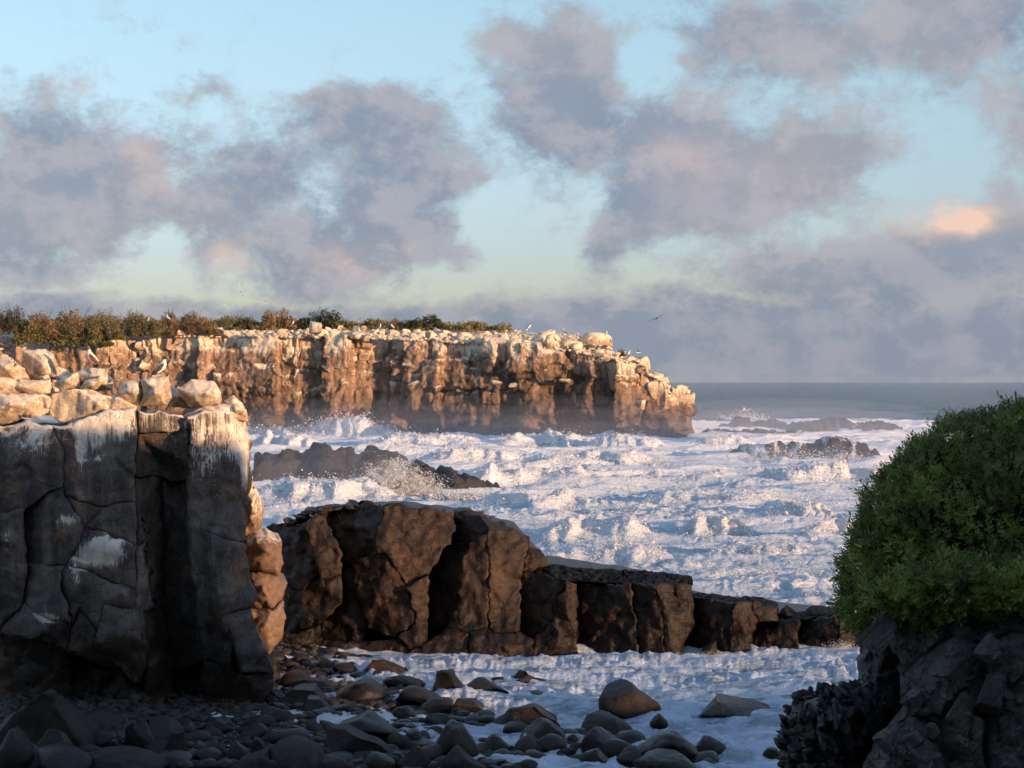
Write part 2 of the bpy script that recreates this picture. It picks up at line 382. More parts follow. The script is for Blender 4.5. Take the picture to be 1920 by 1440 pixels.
def chunk(name, pts, inner=(), parent=None, mat=None, thick=2.0, res=6.0, wa=2.0, ws=26.0, crack=(5.0, .25), rough=.12, rsc=.9,
          attr=None, seed=0, back=True, lens=0.0, rlow=.0, side_in=.0, facet=0.0, hard=False, label=None, slope=None, drop=0.0, nseed=None):
    """one rock piece: outline and relief points (pixel, pixel, metres), refined, roughened and given real thickness"""
    rs = np.random.RandomState(seed + 11)
    poly = [(p[0], p[1]) for p in pts]; n = len(pts)
    ctl = [tuple(p) for p in pts] + [tuple(p) for p in inner]
    cv, cf, cm = cdt([(p[0], p[1]) for p in ctl], [(i, (i + 1) % n) for i in range(n)])
    cd = np.full(len(cv), np.nan)
    for k, i in cm.items(): cd[i] = ctl[k][2]
    cd = np.where(np.isnan(cd), np.nanmean(cd), cd)
    bp = []
    for i in range(n):
        a = np.array(poly[i], float); b = np.array(poly[(i + 1) % n], float); k = max(1, int(round(np.linalg.norm(b - a) / res)))
        for j in range(k): bp.append(a + (b - a) * j / k)
    bp = np.array(bp); nb = len(bp)
    lo = bp.min(0); hi = bp.max(0)
    gx, gy = np.meshgrid(np.arange(lo[0], hi[0], res), np.arange(lo[1], hi[1], res * .87))
    gx = gx + (np.arange(gx.shape[0]) % 2)[:, None] * res * .5
    g = np.stack([gx.ravel(), gy.ravel()], 1) + rs.uniform(-.22, .22, (gx.size, 2)) * res
    g = g[inside(poly, g)]
    if len(g): g = g[bdist(poly, g) > res * .55]
    nx_ = np.roll(bp, -1, 0) - np.roll(bp, 1, 0); nx_ /= np.linalg.norm(nx_, axis=1)[:, None] + 1e-9
    ins = bp + np.stack([-nx_[:, 1], nx_[:, 0]], 1) * 1.5; ins2 = bp - np.stack([-nx_[:, 1], nx_[:, 0]], 1) * 1.5
    ring = np.concatenate([ins, ins2]); ring = ring[inside(poly, ring)]
    if len(ring): ring = ring[bdist(poly, ring) > 1.0]
    allp = np.concatenate([q for q in (bp, g, ring) if len(q)])
    fv, ff, fm = cdt(allp.tolist(), [(i, (i + 1) % nb) for i in range(nb)])
    d = np.full(len(fv), np.nan); bestw = np.full(len(fv), -1e9)
    for tri in cf:
        for q in range(1, len(tri) - 1):
            i0, i1, i2 = tri[0], tri[q], tri[q + 1]
            A, B, C = cv[i0], cv[i1], cv[i2]
            den = (B[1] - C[1]) * (A[0] - C[0]) + (C[0] - B[0]) * (A[1] - C[1])
            if abs(den) < 1e-9: continue
            w0 = ((B[1] - C[1]) * (fv[:, 0] - C[0]) + (C[0] - B[0]) * (fv[:, 1] - C[1])) / den
            w1 = ((C[1] - A[1]) * (fv[:, 0] - C[0]) + (A[0] - C[0]) * (fv[:, 1] - C[1])) / den
            w2 = 1 - w0 - w1; mw = np.minimum(np.minimum(w0, w1), w2); s = mw > bestw
            d[s] = (w0 * cd[i0] + w1 * cd[i1] + w2 * cd[i2])[s]; bestw[s] = mw[s]
    dist = bdist(poly, fv)
    wv = warp(fv, wa, ws)
    base = Pn(wv[:, 0], wv[:, 1], d)
    dd = d + crack[1] * np.exp(-(dist / crack[0]) ** 1.3)
    if lens: dd = dd - lens * np.sqrt(np.clip(dist / max(1e-6, dist.max()), 0, 1))
    nn = fbm3(base * rsc + (seed if nseed is None else nseed) * 3.7, 5, .52)
    dd = dd + rough * nn
    if rlow: dd = dd + rlow * fbm3(base * rsc * .28 + seed, 2)
    if facet:
        # broken facets: each small cell is tilted its own way
        cs = 1.6 / rsc; c = rs.uniform(base.min(0) - .3, base.max(0) + .3, (max(6, int(np.ptp(base[:, 0]) * np.ptp(base[:, 2]) / cs ** 2 * 2.2)), 3))
        dd_ = ((base[:, None, [0, 2]] - c[None, :, [0, 2]]) ** 2).sum(2); k = dd_.argmin(1)
        til = rs.uniform(-1, 1, (len(c), 3)); rel = base - c[k]
        dd = dd + facet * (til[k, 0] * rel[:, 0] + til[k, 1] * rel[:, 2] * .7 + til[k, 2] * .22 * cs)
    fr = Pn(wv[:, 0], wv[:, 1], dd)
    bi = [fm[i] for i in range(nb)]
    bk = fr[bi].copy(); cen = bk.mean(0)
    sl = slope if slope is not None else (cen[0] / cen[1]) * 1.25
    bk[:, 1] = bk[:, 1] + thick; bk[:, 0] = bk[:, 0] + thick * sl; bk[:, 2] -= thick * drop
    if side_in: bk[:, [0, 2]] = cen[[0, 2]] + (bk[:, [0, 2]] - cen[[0, 2]]) * (1 - side_in)
    V = np.concatenate([fr, bk]); nF = len(fr)
    Fs = []
    for t in ff:
        a, b2, c = fr[t[0]], fr[t[1]], fr[t[2]]
        Fs.append(t if np.cross(b2 - a, c - a)[1] < 0 else t[::-1])
    flip = np.cross(fr[ff[0][1]] - fr[ff[0][0]], fr[ff[0][2]] - fr[ff[0][0]])[1] < 0
    for i in range(nb):
        j = (i + 1) % nb; q = (bi[i], bi[j], nF + j, nF + i)
        Fs.append(q if not flip else q[::-1])
    if back: Fs.append(tuple(nF + i for i in range(nb)))
    at = {}
    if attr:
        fp = np.concatenate([wv, wv[bi]])
        at = attr(fp[:, 0], fp[:, 1], V)
    me = mesh(name, V, Fs, at, smooth=not hard)
    fl = np.ones(len(me.polygons), bool); fl[len(ff):] = False
    if hard: fl[:] = False
    me.polygons.foreach_set('use_smooth', fl)
    o = link(name, me, [mat], parent)
    if label: o['label'] = label
    return o

_ICO = {}
def ico(n):
    if n not in _ICO:
        bm = bmesh.new(); bmesh.ops.create_icosphere(bm, subdivisions=n, radius=1)
        bm.verts.ensure_lookup_table()
        _ICO[n] = (np.array([v.co for v in bm.verts]), np.array([[v.index for v in f.verts] for f in bm.faces])); bm.free()
    return _ICO[n]
def rock_shape(seed, sub=3, planes=9, dlo=.55, dhi=.9, hard=.95, noise=.05, nsc=2.2, fit=True, box=False):
    """boulder: a ball cut by random flat breaks, corners worn, surface roughened; fits the box -1..1"""
    rs = np.random.RandomState(seed); v, f = ico(sub); v = v.copy()
    if box:                                   # jointed block: six crooked sides first
        v = v * 1.5
        for ax in np.concatenate([np.eye(3), -np.eye(3)]):
            n = ax + rs.normal(0, .16, 3); n /= np.linalg.norm(n)
            e = v @ n - rs.uniform(.62, .80); v = v - np.outer(np.clip(e, 0, None), n)
    for k in range(planes):
        n = rs.normal(size=3); n /= np.linalg.norm(n); d = rs.uniform(dlo, dhi)
        e = v @ n - d; v = v - np.outer(np.clip(e, 0, None) * hard, n)
    v = v + v * (fbm3(v * nsc + seed * 1.7, 4) * noise)[:, None]
    if fit:
        lo, hi = v.min(0), v.max(0); v = (v - (lo + hi) / 2) / ((hi - lo) / 2)
    return v, f

def ridge(name, prof, d, zb=-1.2, hw=5.0, mat=None, parent=None, step=.35, rows=26, seed=0, pw=1.6, rough=.35, rsc=.5, guano=None, skew=0.0, wob=0.0):
    """a low rock standing in the sea: its crest follows the profile, its flanks fall away in front and behind"""
    px = np.array([p[0] for p in prof], float); pz = HC - (np.array([p[1] for p in prof], float) - HZ) / F * d
    X = (px - 960) / F * d
    xs = np.arange(X[0] - .6, X[-1] + .6 + step, step); zt = np.interp(xs, X, pz, left=zb, right=zb)
    t = np.linspace(-1, 1, rows)
    xx, tt = np.meshgrid(xs, t); zt = np.broadcast_to(zt, xx.shape)
    w = hw * (1 + .35 * fbm2(xs / 4 + seed, xs * 0 + seed, 3))
    y = d + np.broadcast_to(w, xx.shape) * (tt + skew * (1 - tt ** 2)) + wob * np.broadcast_to(fbm2(xs / 7 + seed * 2, xs * 0, 2), xx.shape)
    prof_t = 1 - np.abs(tt) ** pw
    z = zb + (zt - zb) * prof_t
    p = np.stack([xx, y, z], -1)
    nz = fbm3(p * rsc + seed * 5.1, 5, .55); k = sstep(np.abs(tt), 0.02, .25)
    z = z + rough * nz * k * np.clip((z - zb), .0, 1.5); 
    xx = xx + rough * .6 * fbm3(p * rsc * 1.3 + 40 + seed, 3) * k
    V = np.stack([xx, y, z], -1).reshape(-1, 3); nx = len(xs)
    i = np.arange(rows - 1)[:, None] * nx + np.arange(nx - 1)[None]
    Fq = np.stack([i, i + 1, i + nx + 1, i + nx], -1).reshape(-1, 4)
    g = guano(V) if guano else np.zeros(len(V))
    return link(name, mesh(name, V, Fq, {'guano': g, 'wet': np.zeros(len(V))}, smooth=False), [mat], parent)

# ------------------------------------------------------------------ the setting: sea
CA, SA = math.cos(R(48)), math.sin(R(48))
# breaking crests: start pixel, end pixel, row, height m, half width m
CRESTS = [(1000, 1230, 1012, .9, 2.2), (1270, 1420, 1000, .9, 2.0), (1430, 1560, 968, .8, 2.0), (1240, 1680, 1085, .45, 1.2), (1080, 1190, 1082, .35, .9),
          (1430, 1700, 900, 1.1, 3.0), (1180, 1480, 940, .7, 2.4), (880, 1130, 905, 1.2, 4.0), (1000, 1250, 870, 1.0, 4.0), (560, 740, 822, 2.2, 5.0),
          (470, 600, 840, 1.2, 5.0), (470, 760, 935, .9, 3.0), (520, 700, 985, .6, 2.0), (760, 960, 990, .6, 2.4), (900, 1100, 950, .8, 2.6), (940, 1110, 838, 1.3, 5.0),
          (1090, 1250, 842, .9, 5.0), (1290, 1420, 838, .8, 5.0), (680, 900, 838, 1.0, 5.0), (1500, 1720, 1010, .9, 2.2), (1330, 1530, 1040, .5, 1.4), (760, 1000, 870, .9, 4.0),
          (1150, 1400, 905, .7, 3.0), (480, 640, 905, .8, 3.0), (1020, 1250, 1050, .5, 1.6), (1480, 1640, 1120, .3, 1.0)]
def row_d(py): return HC * F / (py - HZ)
def sea_z(x, y):
    surf = sstep(y, 66, 84) * (1 - sstep(y, 430, 560)); inlet = 1 - sstep(y, 66, 82); off = sstep(y, 420, 600)
    wx = x + 3.0 * fbm2(x / 17, y / 17, 2); wy = y + 3.5 * fbm2(x / 23 + 5, y / 15 + 5, 2)
    ph = wy + 5.0 * fbm2(x / 31, y / 31 + 9, 2)
    sw = np.sin(2 * np.pi * ph / 15.0); sw = np.where(sw > 0, np.abs(sw) ** 1.6, -np.abs(sw) ** .7 * .5)
    far = sstep(y, 90, 260)
    z = surf * (.24 + .34 * far) * sw * (.6 + .8 * sstep(fbm2(x / 26, y / 14 + 4, 2), -.3, .4))
    rag = sstep(fbm2(wx / 17 + 2, wy / 8, 3), -.10, .45)          # patches of torn, rougher water
    z += surf * (.30 + .35 * far) * fbm2(wx / 11, wy / 4.2, 3, .5)
    z += surf * (.05 + .32 * rag) * (billow2(x / 2.3 + 7, y / 1.7, 4, .58) - .5)
    z += surf * (1 - .7 * far) * .10 * (billow2(x / .9 + 13, y / .8, 3, .65) - .5)
    z += surf * (.025 + .09 * rag) * (billow2(x / .62 + 3, y / .55, 2, .6) - .35)
    z += surf * .40 * far * (billow2(wx / 12 + 3, wy / 5.5, 2, .5) - .4)
    z += inlet * (.20 * (billow2(x / 2.6, y / 1.1, 3, .5) - .4) + .15 * np.sin(2 * np.pi * (wy + .25 * wx) / 4.2) + .19 * (billow2(x / .7, y / .5, 3, .6) - .45) * (.35 + sstep(fbm2(x / 3, y / 1.4, 2), -.1, .5)))
    z += off * (.28 * np.sin(2 * np.pi * (y + 7 * fbm2(x / 60, y / 60, 2)) / 34.0) + .26 * fbm2(x / 9, y / 5, 3))
    for (a, c, py, hgt, wd) in CRESTS:
        d = row_d(py); xa, xc = (a - 960) / F * d, (c - 960) / F * d; xm = (xa + xc) / 2; hl = (xc - xa) / 2
        k = (np.abs(x - xm) < hl * 1.2) & (np.abs(y - d) < wd * 6)
        xk, yk = x[k], y[k]
        e = 1 - sstep(np.abs(xk - xm) / hl, .45, 1.15)
        yy = yk - d - 1.5 * wd * fbm2(xk / (hl * .9) + a, xk * 0 + py, 3)
        u = yy / wd; cr = np.where(u < 0, np.exp(-(u * 1.7) ** 2), np.exp(-(u * .5) ** 2))
        lump = .62 + .40 * billow2(xk / 2.0 + 50, yk / 1.5, 4, .64) + .28 * fbm2(xk / 5, yk / 5 + 8, 2)
        z[k] += 1.15 * hgt * e * cr * lump
    return z
def grid_faces(nr, nc):
    i = np.arange(nr - 1)[:, None] * nc + np.arange(nc - 1)[None]
    return np.stack([i, i + 1, i + nc + 1, i + nc], -1).reshape(-1, 4)
def build_sea():
    th = np.concatenate([np.linspace(R(-75), R(-16.2), 60), np.arange(R(-16), R(16), .00066), np.linspace(R(16.2), R(75), 60)])
    ds = [26.0]
    while ds[-1] < 14000:
        y = ds[-1]
        st = .27 if y < 78 else (.30 + (y - 78) * .0016 if y < 220 else (.53 + (y - 220) * .0022 if y < 560 else (1.3 + (y - 560) * .035)))
        ds.append(y + st)
    ds = np.array(ds); T, D = np.meshgrid(th, ds); x = np.tan(T) * D; y = D
    z = sea_z(x, y)
    z = np.where(y > 2500, z * 0, z)
    lat = np.zeros_like(x)
    surf = sstep(y, 74, 90) * (1 - sstep(y, 430, 520))
    # crests lean a little shoreward so that foam folds over
    x2 = x + surf * .25 * fbm2(x / 1.3, y / 1.1 + z * .6, 3); y2 = y - surf * .45 * np.clip(z, -.4, 2.0)
    edge = 500 + 55 * fbm2(x / 45, x * 0 + 3, 3) + 30 * fbm2(x / 22, y / 22, 2)
    foam = 1 - sstep(y, edge - 55, edge)
    thin = np.clip(.55 - .75 * z, 0, 1) * (sstep(y, 76, 84) * (1 - sstep(y, 128, 190)))   # green water shows in the troughs nearer by
    thin = np.maximum(thin, (1 - sstep(y, 66, 74)) * (.25 + .75 * sstep(fbm2(x / 2.6, y / 1.1, 3), -.25, .35)))
    V = np.stack([x2, y2, z], -1).reshape(-1, 3)
    me = mesh('sea', V, grid_faces(len(ds), len(th)), {'foam': foam.ravel(), 'thin': thin.ravel(), 'zz': z.ravel()})
    m, b, bs = new_mat('sea_water_and_foam')
    pos = b.n.new('ShaderNodeNewGeometry').outputs['Position']
    yy = b.sep(pos)[1]
    fo = b.attr('foam'); th_ = b.attr('thin'); zz = b.attr('zz')
    pf = b.vec('MULTIPLY', pos, (.55, 1.0, 1.0))
    n1 = b.noise(pf, .42, 6, .68, .5); n2 = b.noise(pf, 1.9, 6, .7, .3); n3 = b.noise(pos, 7.5, 4, .7)
    lace = b.voro(b.vec('ADD', pf, b.vec('MULTIPLY', b.noise(pf, .9, 3, .6, out=1), (1.4, 1.4, 1.4))), 1.1)
    lace = b.ramp(lace, .02, .20)                                # holes inside the lace of foam
    hol = b.math('MULTIPLY', b.ramp(n1, .45, .66), lace)
    flat_ = b.ramp(b.noise(b.vec('MULTIPLY', pos, (.5, 1, 1)), 1.3, 6, .72, .6), .38, .60)
    open_ = b.math('ADD', b.math('MULTIPLY', hol, .75), b.math('MULTIPLY', b.math('MULTIPLY', b.math('MULTIPLY', th_, b.ramp(yy, 66, 78, 1.6, 1.0)), b.ramp(n2, .38, .60)), b.math('ADD', b.math('MULTIPLY', lace, .7), .3)))
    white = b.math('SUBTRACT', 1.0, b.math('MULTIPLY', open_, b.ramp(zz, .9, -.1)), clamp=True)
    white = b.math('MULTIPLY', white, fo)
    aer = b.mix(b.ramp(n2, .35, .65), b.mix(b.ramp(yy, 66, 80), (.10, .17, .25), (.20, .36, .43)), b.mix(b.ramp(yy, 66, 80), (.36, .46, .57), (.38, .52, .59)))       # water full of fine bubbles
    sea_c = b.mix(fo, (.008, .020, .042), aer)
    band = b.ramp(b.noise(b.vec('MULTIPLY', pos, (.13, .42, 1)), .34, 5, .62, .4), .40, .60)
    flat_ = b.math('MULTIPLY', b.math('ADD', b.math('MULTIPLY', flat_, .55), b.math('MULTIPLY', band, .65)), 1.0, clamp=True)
    foam_c = b.mix(b.math('MULTIPLY', flat_, b.math('MAXIMUM', b.ramp(zz, .6, -.15), b.ramp(yy, 80, 70, 0, .9))), (.86, .90, .95), b.mix(b.ramp(yy, 68, 82), (.52, .64, .82), (.56, .67, .80)))  # thin foam on the flats, its blue carrying the reflected sky as colour
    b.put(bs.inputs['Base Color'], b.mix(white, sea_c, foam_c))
    b.put(bs.inputs['Roughness'], b.ramp(white, 0, 1, .16, .75, smooth=False))
    b.put(bs.inputs['Specular IOR Level'], b.ramp(white, 0, 1, .22, .12, smooth=False))
    bs.inputs['IOR'].default_value = 1.33
    hf = b.math('ADD', b.math('ADD', b.math('MULTIPLY', n1, .5), b.math('MULTIPLY', n2, .9)), b.math('MULTIPLY', n3, .40))
    ripple = b.math('MULTIPLY', b.noise(b.vec('MULTIPLY', pos, (.30, 1.0, 1)), .13, 7, .66), 2.6)
    h = b.math('ADD', b.math('MULTIPLY', hf, fo), b.math('MULTIPLY', ripple, b.math('SUBTRACT', 1.25, fo)))
    b.put(bs.inputs['Normal'], b.bump(h, .95, .75))
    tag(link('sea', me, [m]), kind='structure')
build_sea()

# beach: gravel sheet under the boulders, rising to the left
def beach_z(x, y):
    wl = np.interp(y, [20, 49, 56, 62, 69, 76, 90], [3.0, .2, -1.4, -3.0, -6.3, -10, -14])   # x of the waterline
    s = wl - x
    return np.where(s > 0, .035 * s, .10 * s) + .05 * fbm2(x / 2, y / 2, 3) + .12 * sstep(y, 64, 72) * (x < -4)
def build_beach():
    xs = np.arange(-34, 10, .3); ys = np.arange(24, 84, .3); X, Y = np.meshgrid(xs, ys)
    Z = np.clip(beach_z(X, Y), -1.5, 2.2)
    V = np.stack([X, Y, Z], -1).reshape(-1, 3)
    tag(link('beach', mesh('beach', V, grid_faces(len(ys), len(xs))), [M_pebble]), kind='structure')
build_beach()

# the headland the photographer stands on: it runs on to the right, outside the frame, and shades the cove
def build_headland():
    ps = np.concatenate([np.arange(-60, 36, 2.0), np.arange(36, 45, .35), np.arange(45, 64, 1.0)]); qs = np.arange(-12, 120, 1.2)
    Pp, Q = np.meshgrid(ps, qs)
    crest = np.interp(Pp, [-60, 20, 33, 36, 38.4, 39.3, 40.2, 46, 54, 57, 59], [14.2, 14.2, 14.05, 13.9, 13.1, 9.4, 5.5, 5.2, 5.0, 3.0, -2])
    crest = crest + .35 * fbm2(Pp / 3.1, Q / 6, 3) * (Pp < 38)
    z = -2 + (crest + 2) * sstep(Q, 2.5, 10)
    shelf = 7.0 * sstep(Q + .45 * np.clip(Pp, 0, None), -3.5, 1.0) * (1 - sstep(Pp, 13, 20)) - 2 * sstep(Pp, 13, 20)
    z = np.maximum(z, shelf + .1 * fbm2(Pp, Q, 3))
    z = z + .5 * fbm2(Pp / 2.4, Q / 2.4, 3) * sstep(z, 9, 12)
    z = np.where(np.hypot(Pp, Q) < 3.5, np.minimum(z, 7.4), z)
    X = Pp * CA + Q * SA; Y = Pp * SA - Q * CA
    V = np.stack([X, Y, z], -1).reshape(-1, 3)
    tag(link('headland_terrain', mesh('headland_terrain', V, grid_faces(len(qs), len(ps))), [M_soil]), kind='structure')
build_headland()

# ------------------------------------------------------------------ far cliff
FC_X = [-190, -105, -70, -45, -20, -5, 6, 14, 20.5, 24.5, 27.2, 28.6, 28.0, 25, 18]
FC_Y = [362, 356, 352, 349, 345, 340, 336, 333, 332, 333, 335.5, 340, 352, 372, 410]
EX = [-190, -80, -72, -55, -30, -20, -8, 0, 6, 11, 14.5, 16.5, 17.6, 18.6, 20.8, 21.3, 23.2, 23.9, 24.6, 26.8, 28.6]
EZ = [16, 16.1, 16.3, 16.2, 16.0, 15.7, 15.0, 14.6, 14.0, 13.2, 12.7, 12.3, 11.9, 11.6, 11.2, 9.9, 9.0, 8.4, 7.0, 6.6, 6.1]      # height of the broken edge
def edge_z(x): return np.interp(x, EX, EZ)
def top_z(x, y, ye):
    """plateau behind the edge"""
    b = np.clip(y - ye, 0, None)
    rise = np.interp(x, [-80, -30, 0, 10, 14.5, 16, 20, 29], [.13, .13, .15, .20, .24, .06, .03, .02])
    cap = np.interp(x, [-80, -60, -30, 0, 10, 15, 17, 29], [19.2, 19.0, 18.6, 17.4, 16.5, 15.6, 12.6, 6.9])
    return np.minimum(edge_z(x) + rise * b, np.maximum(cap, edge_z(x) + .1))
def fc_offset(s, z, x, zt):
    """how far the face stands proud (+) at distance s along it and height z: broken columns and blocks"""
    rs = np.random.RandomState(21)
    s2 = s + .5 * fbm2(s / 3.0, z / 3.0, 3); z2 = z + .5 * fbm2(s / 2.5 + 20, z / 2.5, 3)
    off = np.zeros_like(s); tops = np.zeros_like(s)
    brk = [s.min() - 5]
    while brk[-1] < s.max() + 5: brk.append(brk[-1] + rs.choice([1.6, 2.4, 3.2, 4.5, 6.0]) * rs.uniform(.8, 1.2))
    brk = np.array(brk); ci = np.clip(np.searchsorted(brk, s2) - 1, 0, len(brk) - 2)
    nC = len(brk); base = rs.uniform(-1.5, 1.5, nC); tilt = rs.uniform(-.95, .6, nC)
    u = s2 - (brk[ci] + brk[ci + 1]) / 2
    off += base[ci] + tilt[ci] * u * .55
    for layer, (za, zb) in enumerate(((-3, 4.5), (4.5, 8.2), (8.2, 11.2), (11.2, 30))):
        jit = rs.uniform(-1.3, 1.3, nC); jit2 = rs.uniform(-1.3, 1.3, nC); stp = rs.uniform(-.7, .7, nC); tl = rs.uniform(-.5, .5, nC); tz = rs.uniform(-.12, .08, nC)
        a = za + (jit[ci] if layer else 0); bb = zb + (jit2[ci] if layer < 3 else 0)
        inl = (z2 >= a) & (z2 < bb)
        off += np.where(inl, stp[ci] + tl[ci] * u * .5 + tz[ci] * (z2 - (a + bb) / 2), 0)
        tops = np.where(inl & (layer < 3), np.maximum(tops, 1 - np.clip((bb - z2) / 1.6, 0, 1)), tops)
    # small broken blocks
    for sz, am in ((1.4, .24), (.7, .14)):
        iu = np.floor(s2 / sz + .35 * np.floor(z2 / (sz * 1.3))).astype(int); iv = np.floor(z2 / (sz * 1.3)).astype(int)
        hv = _h(iu, iv, 5) / 511.0; hw = _h(iu, iv, 9) / 511.0 - .5
        off += am * (hv - .5) * 2 + am * hw * (s2 / sz - np.floor(s2 / sz) - .5)
    off += 1.5 * fbm2(s / 15, z / 30, 2) + .22 * fbm2(s / 1.3, z / 1.3, 4, .55)
    off += -.10 * (z - 8)                                             # leans back a little
    off -= 2.2 * sstep(z, 4.2, 2.2) * sstep(fbm2(s / 9 + 4, s * 0, 2), -.25, .2)    # surf-cut hollows at the foot
    off -= 2.6 * sstep(z, 4.6, 2.8) * np.exp(-((x + 15) / 9) ** 2)
    off -= 2.4 * np.exp(-((x - 5.5) / 2.0) ** 2) * np.exp(-((z - 7.5) / 2.2) ** 2)     # dark recess
    off -= 1.8 * np.exp(-((x - 10.5) / 1.5) ** 2) * np.exp(-((z - 8.5) / 1.6) ** 2)
    return off, tops
def build_far_cliff():
    root = empty('sea_cliff', (0, 340, 0), 'long sunlit brown sea cliff with whitewashed edge above the surf, across the bay', 'cliff')
    t = [0.0]
    for i in range(1, len(FC_X)): t.append(t[-1] + math.hypot(FC_X[i] - FC_X[i - 1], FC_Y[i] - FC_Y[i - 1]))
    t = np.array(t)
    s = np.concatenate([np.arange(0, t[1], .8), np.arange(t[1], t[-4], .22), np.arange(t[-4], t[-1], .4)])
    px = np.interp(s, t, FC_X); py = np.interp(s, t, FC_Y)
    k = np.ones(15) / 15
    pxs = np.convolve(np.pad(px, 7, mode='edge'), k, 'valid'); pys = np.convolve(np.pad(py, 7, mode='edge'), k, 'valid')
    dx = np.gradient(pxs, s); dy = np.gradient(pys, s); L = np.hypot(dx, dy); nx = dy / L; ny = -dx / L     # outward (towards the sea)
    sj = s + 1.1 * fbm2(s / 4, s * 0 + 7, 2); zt = edge_z(px) + .7 * fbm2(s / 2.4, s * 0 + 2, 4) + 1.5 * (_h(np.floor(sj / 2.6).astype(int), 3, 1) / 511.0 - .5)
    rows = 78; w = np.linspace(0, 1, rows)
    S = np.broadcast_to(s[None], (rows, len(s))); ZT = np.broadcast_to(zt[None], S.shape); X0 = np.broadcast_to(pxs[None], S.shape)
    Z = -2 + (ZT + 2) * w[:, None]
    off, tops = fc_offset(S, Z, X0, ZT)
    off *= np.interp(S, [t[-4] - 1, t[-3]], [1, .5])
    X = X0 + nx[None] * off; Y = pys[None] + ny[None] * off
    Z = Z + .10 * fbm2(S / .9, Z / .9, 3)
    # apron: sheet going back over the plateau
    back = np.array([.4, .9, 1.6, 2.6, 4, 6, 8.5, 12, 17, 24, 34, 50]); ax = []; ay = []; az = []
    bfac = np.interp(nx, [.15, .7], [1, .06])
    for bk in back:
        bk0 = bk; bk = bk * bfac
        x_ = X[-1] - nx * bk; y_ = Y[-1] - ny * bk
        ax.append(x_); ay.append(y_); az.append(np.maximum(top_z(x_, y_, y_ * 0 + np.interp(x_, FC_X[:11], FC_Y[:11])), zt * (bk0 < 3) - 3 * (bk0 >= 3)) + .25 * fbm2(x_ / 1.5, y_ / 1.5, 3) * (bk0 > .5))
    X = np.concatenate([X, np.array(ax)]); Y = np.concatenate([Y, np.array(ay)]); Zf = np.concatenate([Z, np.array(az)])
    nr = len(X)
    depth_below = np.concatenate([(ZT - Z), np.zeros((len(back), len(s)))])
    g = .80 * (1 - sstep(depth_below, .1, 3.6)) + .42 * (1 - sstep(depth_below, 2.5, 9.0))
    g = g + .55 * np.concatenate([tops, np.ones((len(back), len(s))) * .5]) * sstep(Zf, 4.5, 7.5)
    g = g * np.interp(X, [-80, -2, 5, 16, 19], [1.0, .9, .4, .45, .9]) * (0.8 + .4 * fbm2(X / 6, Zf / 9, 2))
    g = g * sstep(Zf, 3.0, 6.5)
    wet = 1.25 * (1 - sstep(Zf + .9 * fbm2(X / 3, Zf / 3, 2), 2.5, 9.0)) + 1.05 * sstep(X, -16, 0) * sstep(depth_below, 1.8, 4.0) * (.7 + .6 * fbm2(X / 3.5, Zf / 5, 2)) * (1 - sstep(X, 16, 19))  # shade painted into the lower and right face, where the rock is darker too
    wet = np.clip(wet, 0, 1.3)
    V = np.stack([X, Y, Zf], -1).reshape(-1, 3)
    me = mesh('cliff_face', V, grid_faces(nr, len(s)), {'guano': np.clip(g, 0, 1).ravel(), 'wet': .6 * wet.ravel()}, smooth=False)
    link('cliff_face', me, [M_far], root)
    # rubble nobody could count, lying between the boulders
    rs = np.random.RandomState(15); n = 9000; i = rs.randint(0, len(s), n); i = i[(pxs[i] > -92) & (pxs[i] < 27)]; n = len(i)
    bk = np.abs(rs.normal(0, 6.5, n)); x = pxs[i] - nx[i] * bk; y = pys[i] - ny[i] * bk; z = np.maximum(top_z(x, y, np.interp(x, FC_X[:11], FC_Y[:11])), np.where(bk < 1.5, zt[i] - .2, -9))
    v0, f0 = ico(1); r = rs.uniform(.10, .38, n); q = v0[None] * (1 + .28 * rs.normal(size=(n, len(v0), 1)).clip(-1, 1)) * np.stack([r * 1.2, r, r * .7], 1)[:, None] + np.stack([x, y, z + r * .3], 1)[:, None]
    rub = link('rubble', mesh('rubble', q.reshape(-1, 3), (f0[None] + (np.arange(n) * len(v0))[:, None, None]).reshape(-1, 3), {'guano': np.full(n * len(v0), .6), 'wet': np.zeros(n * len(v0))}, smooth=False), [M_block], root); rub['kind'] = 'stuff'
    return root, s, pxs, pys, nx, ny, zt
far_root, fs, fpx, fpy, fnx, fny, fzt = build_far_cliff()

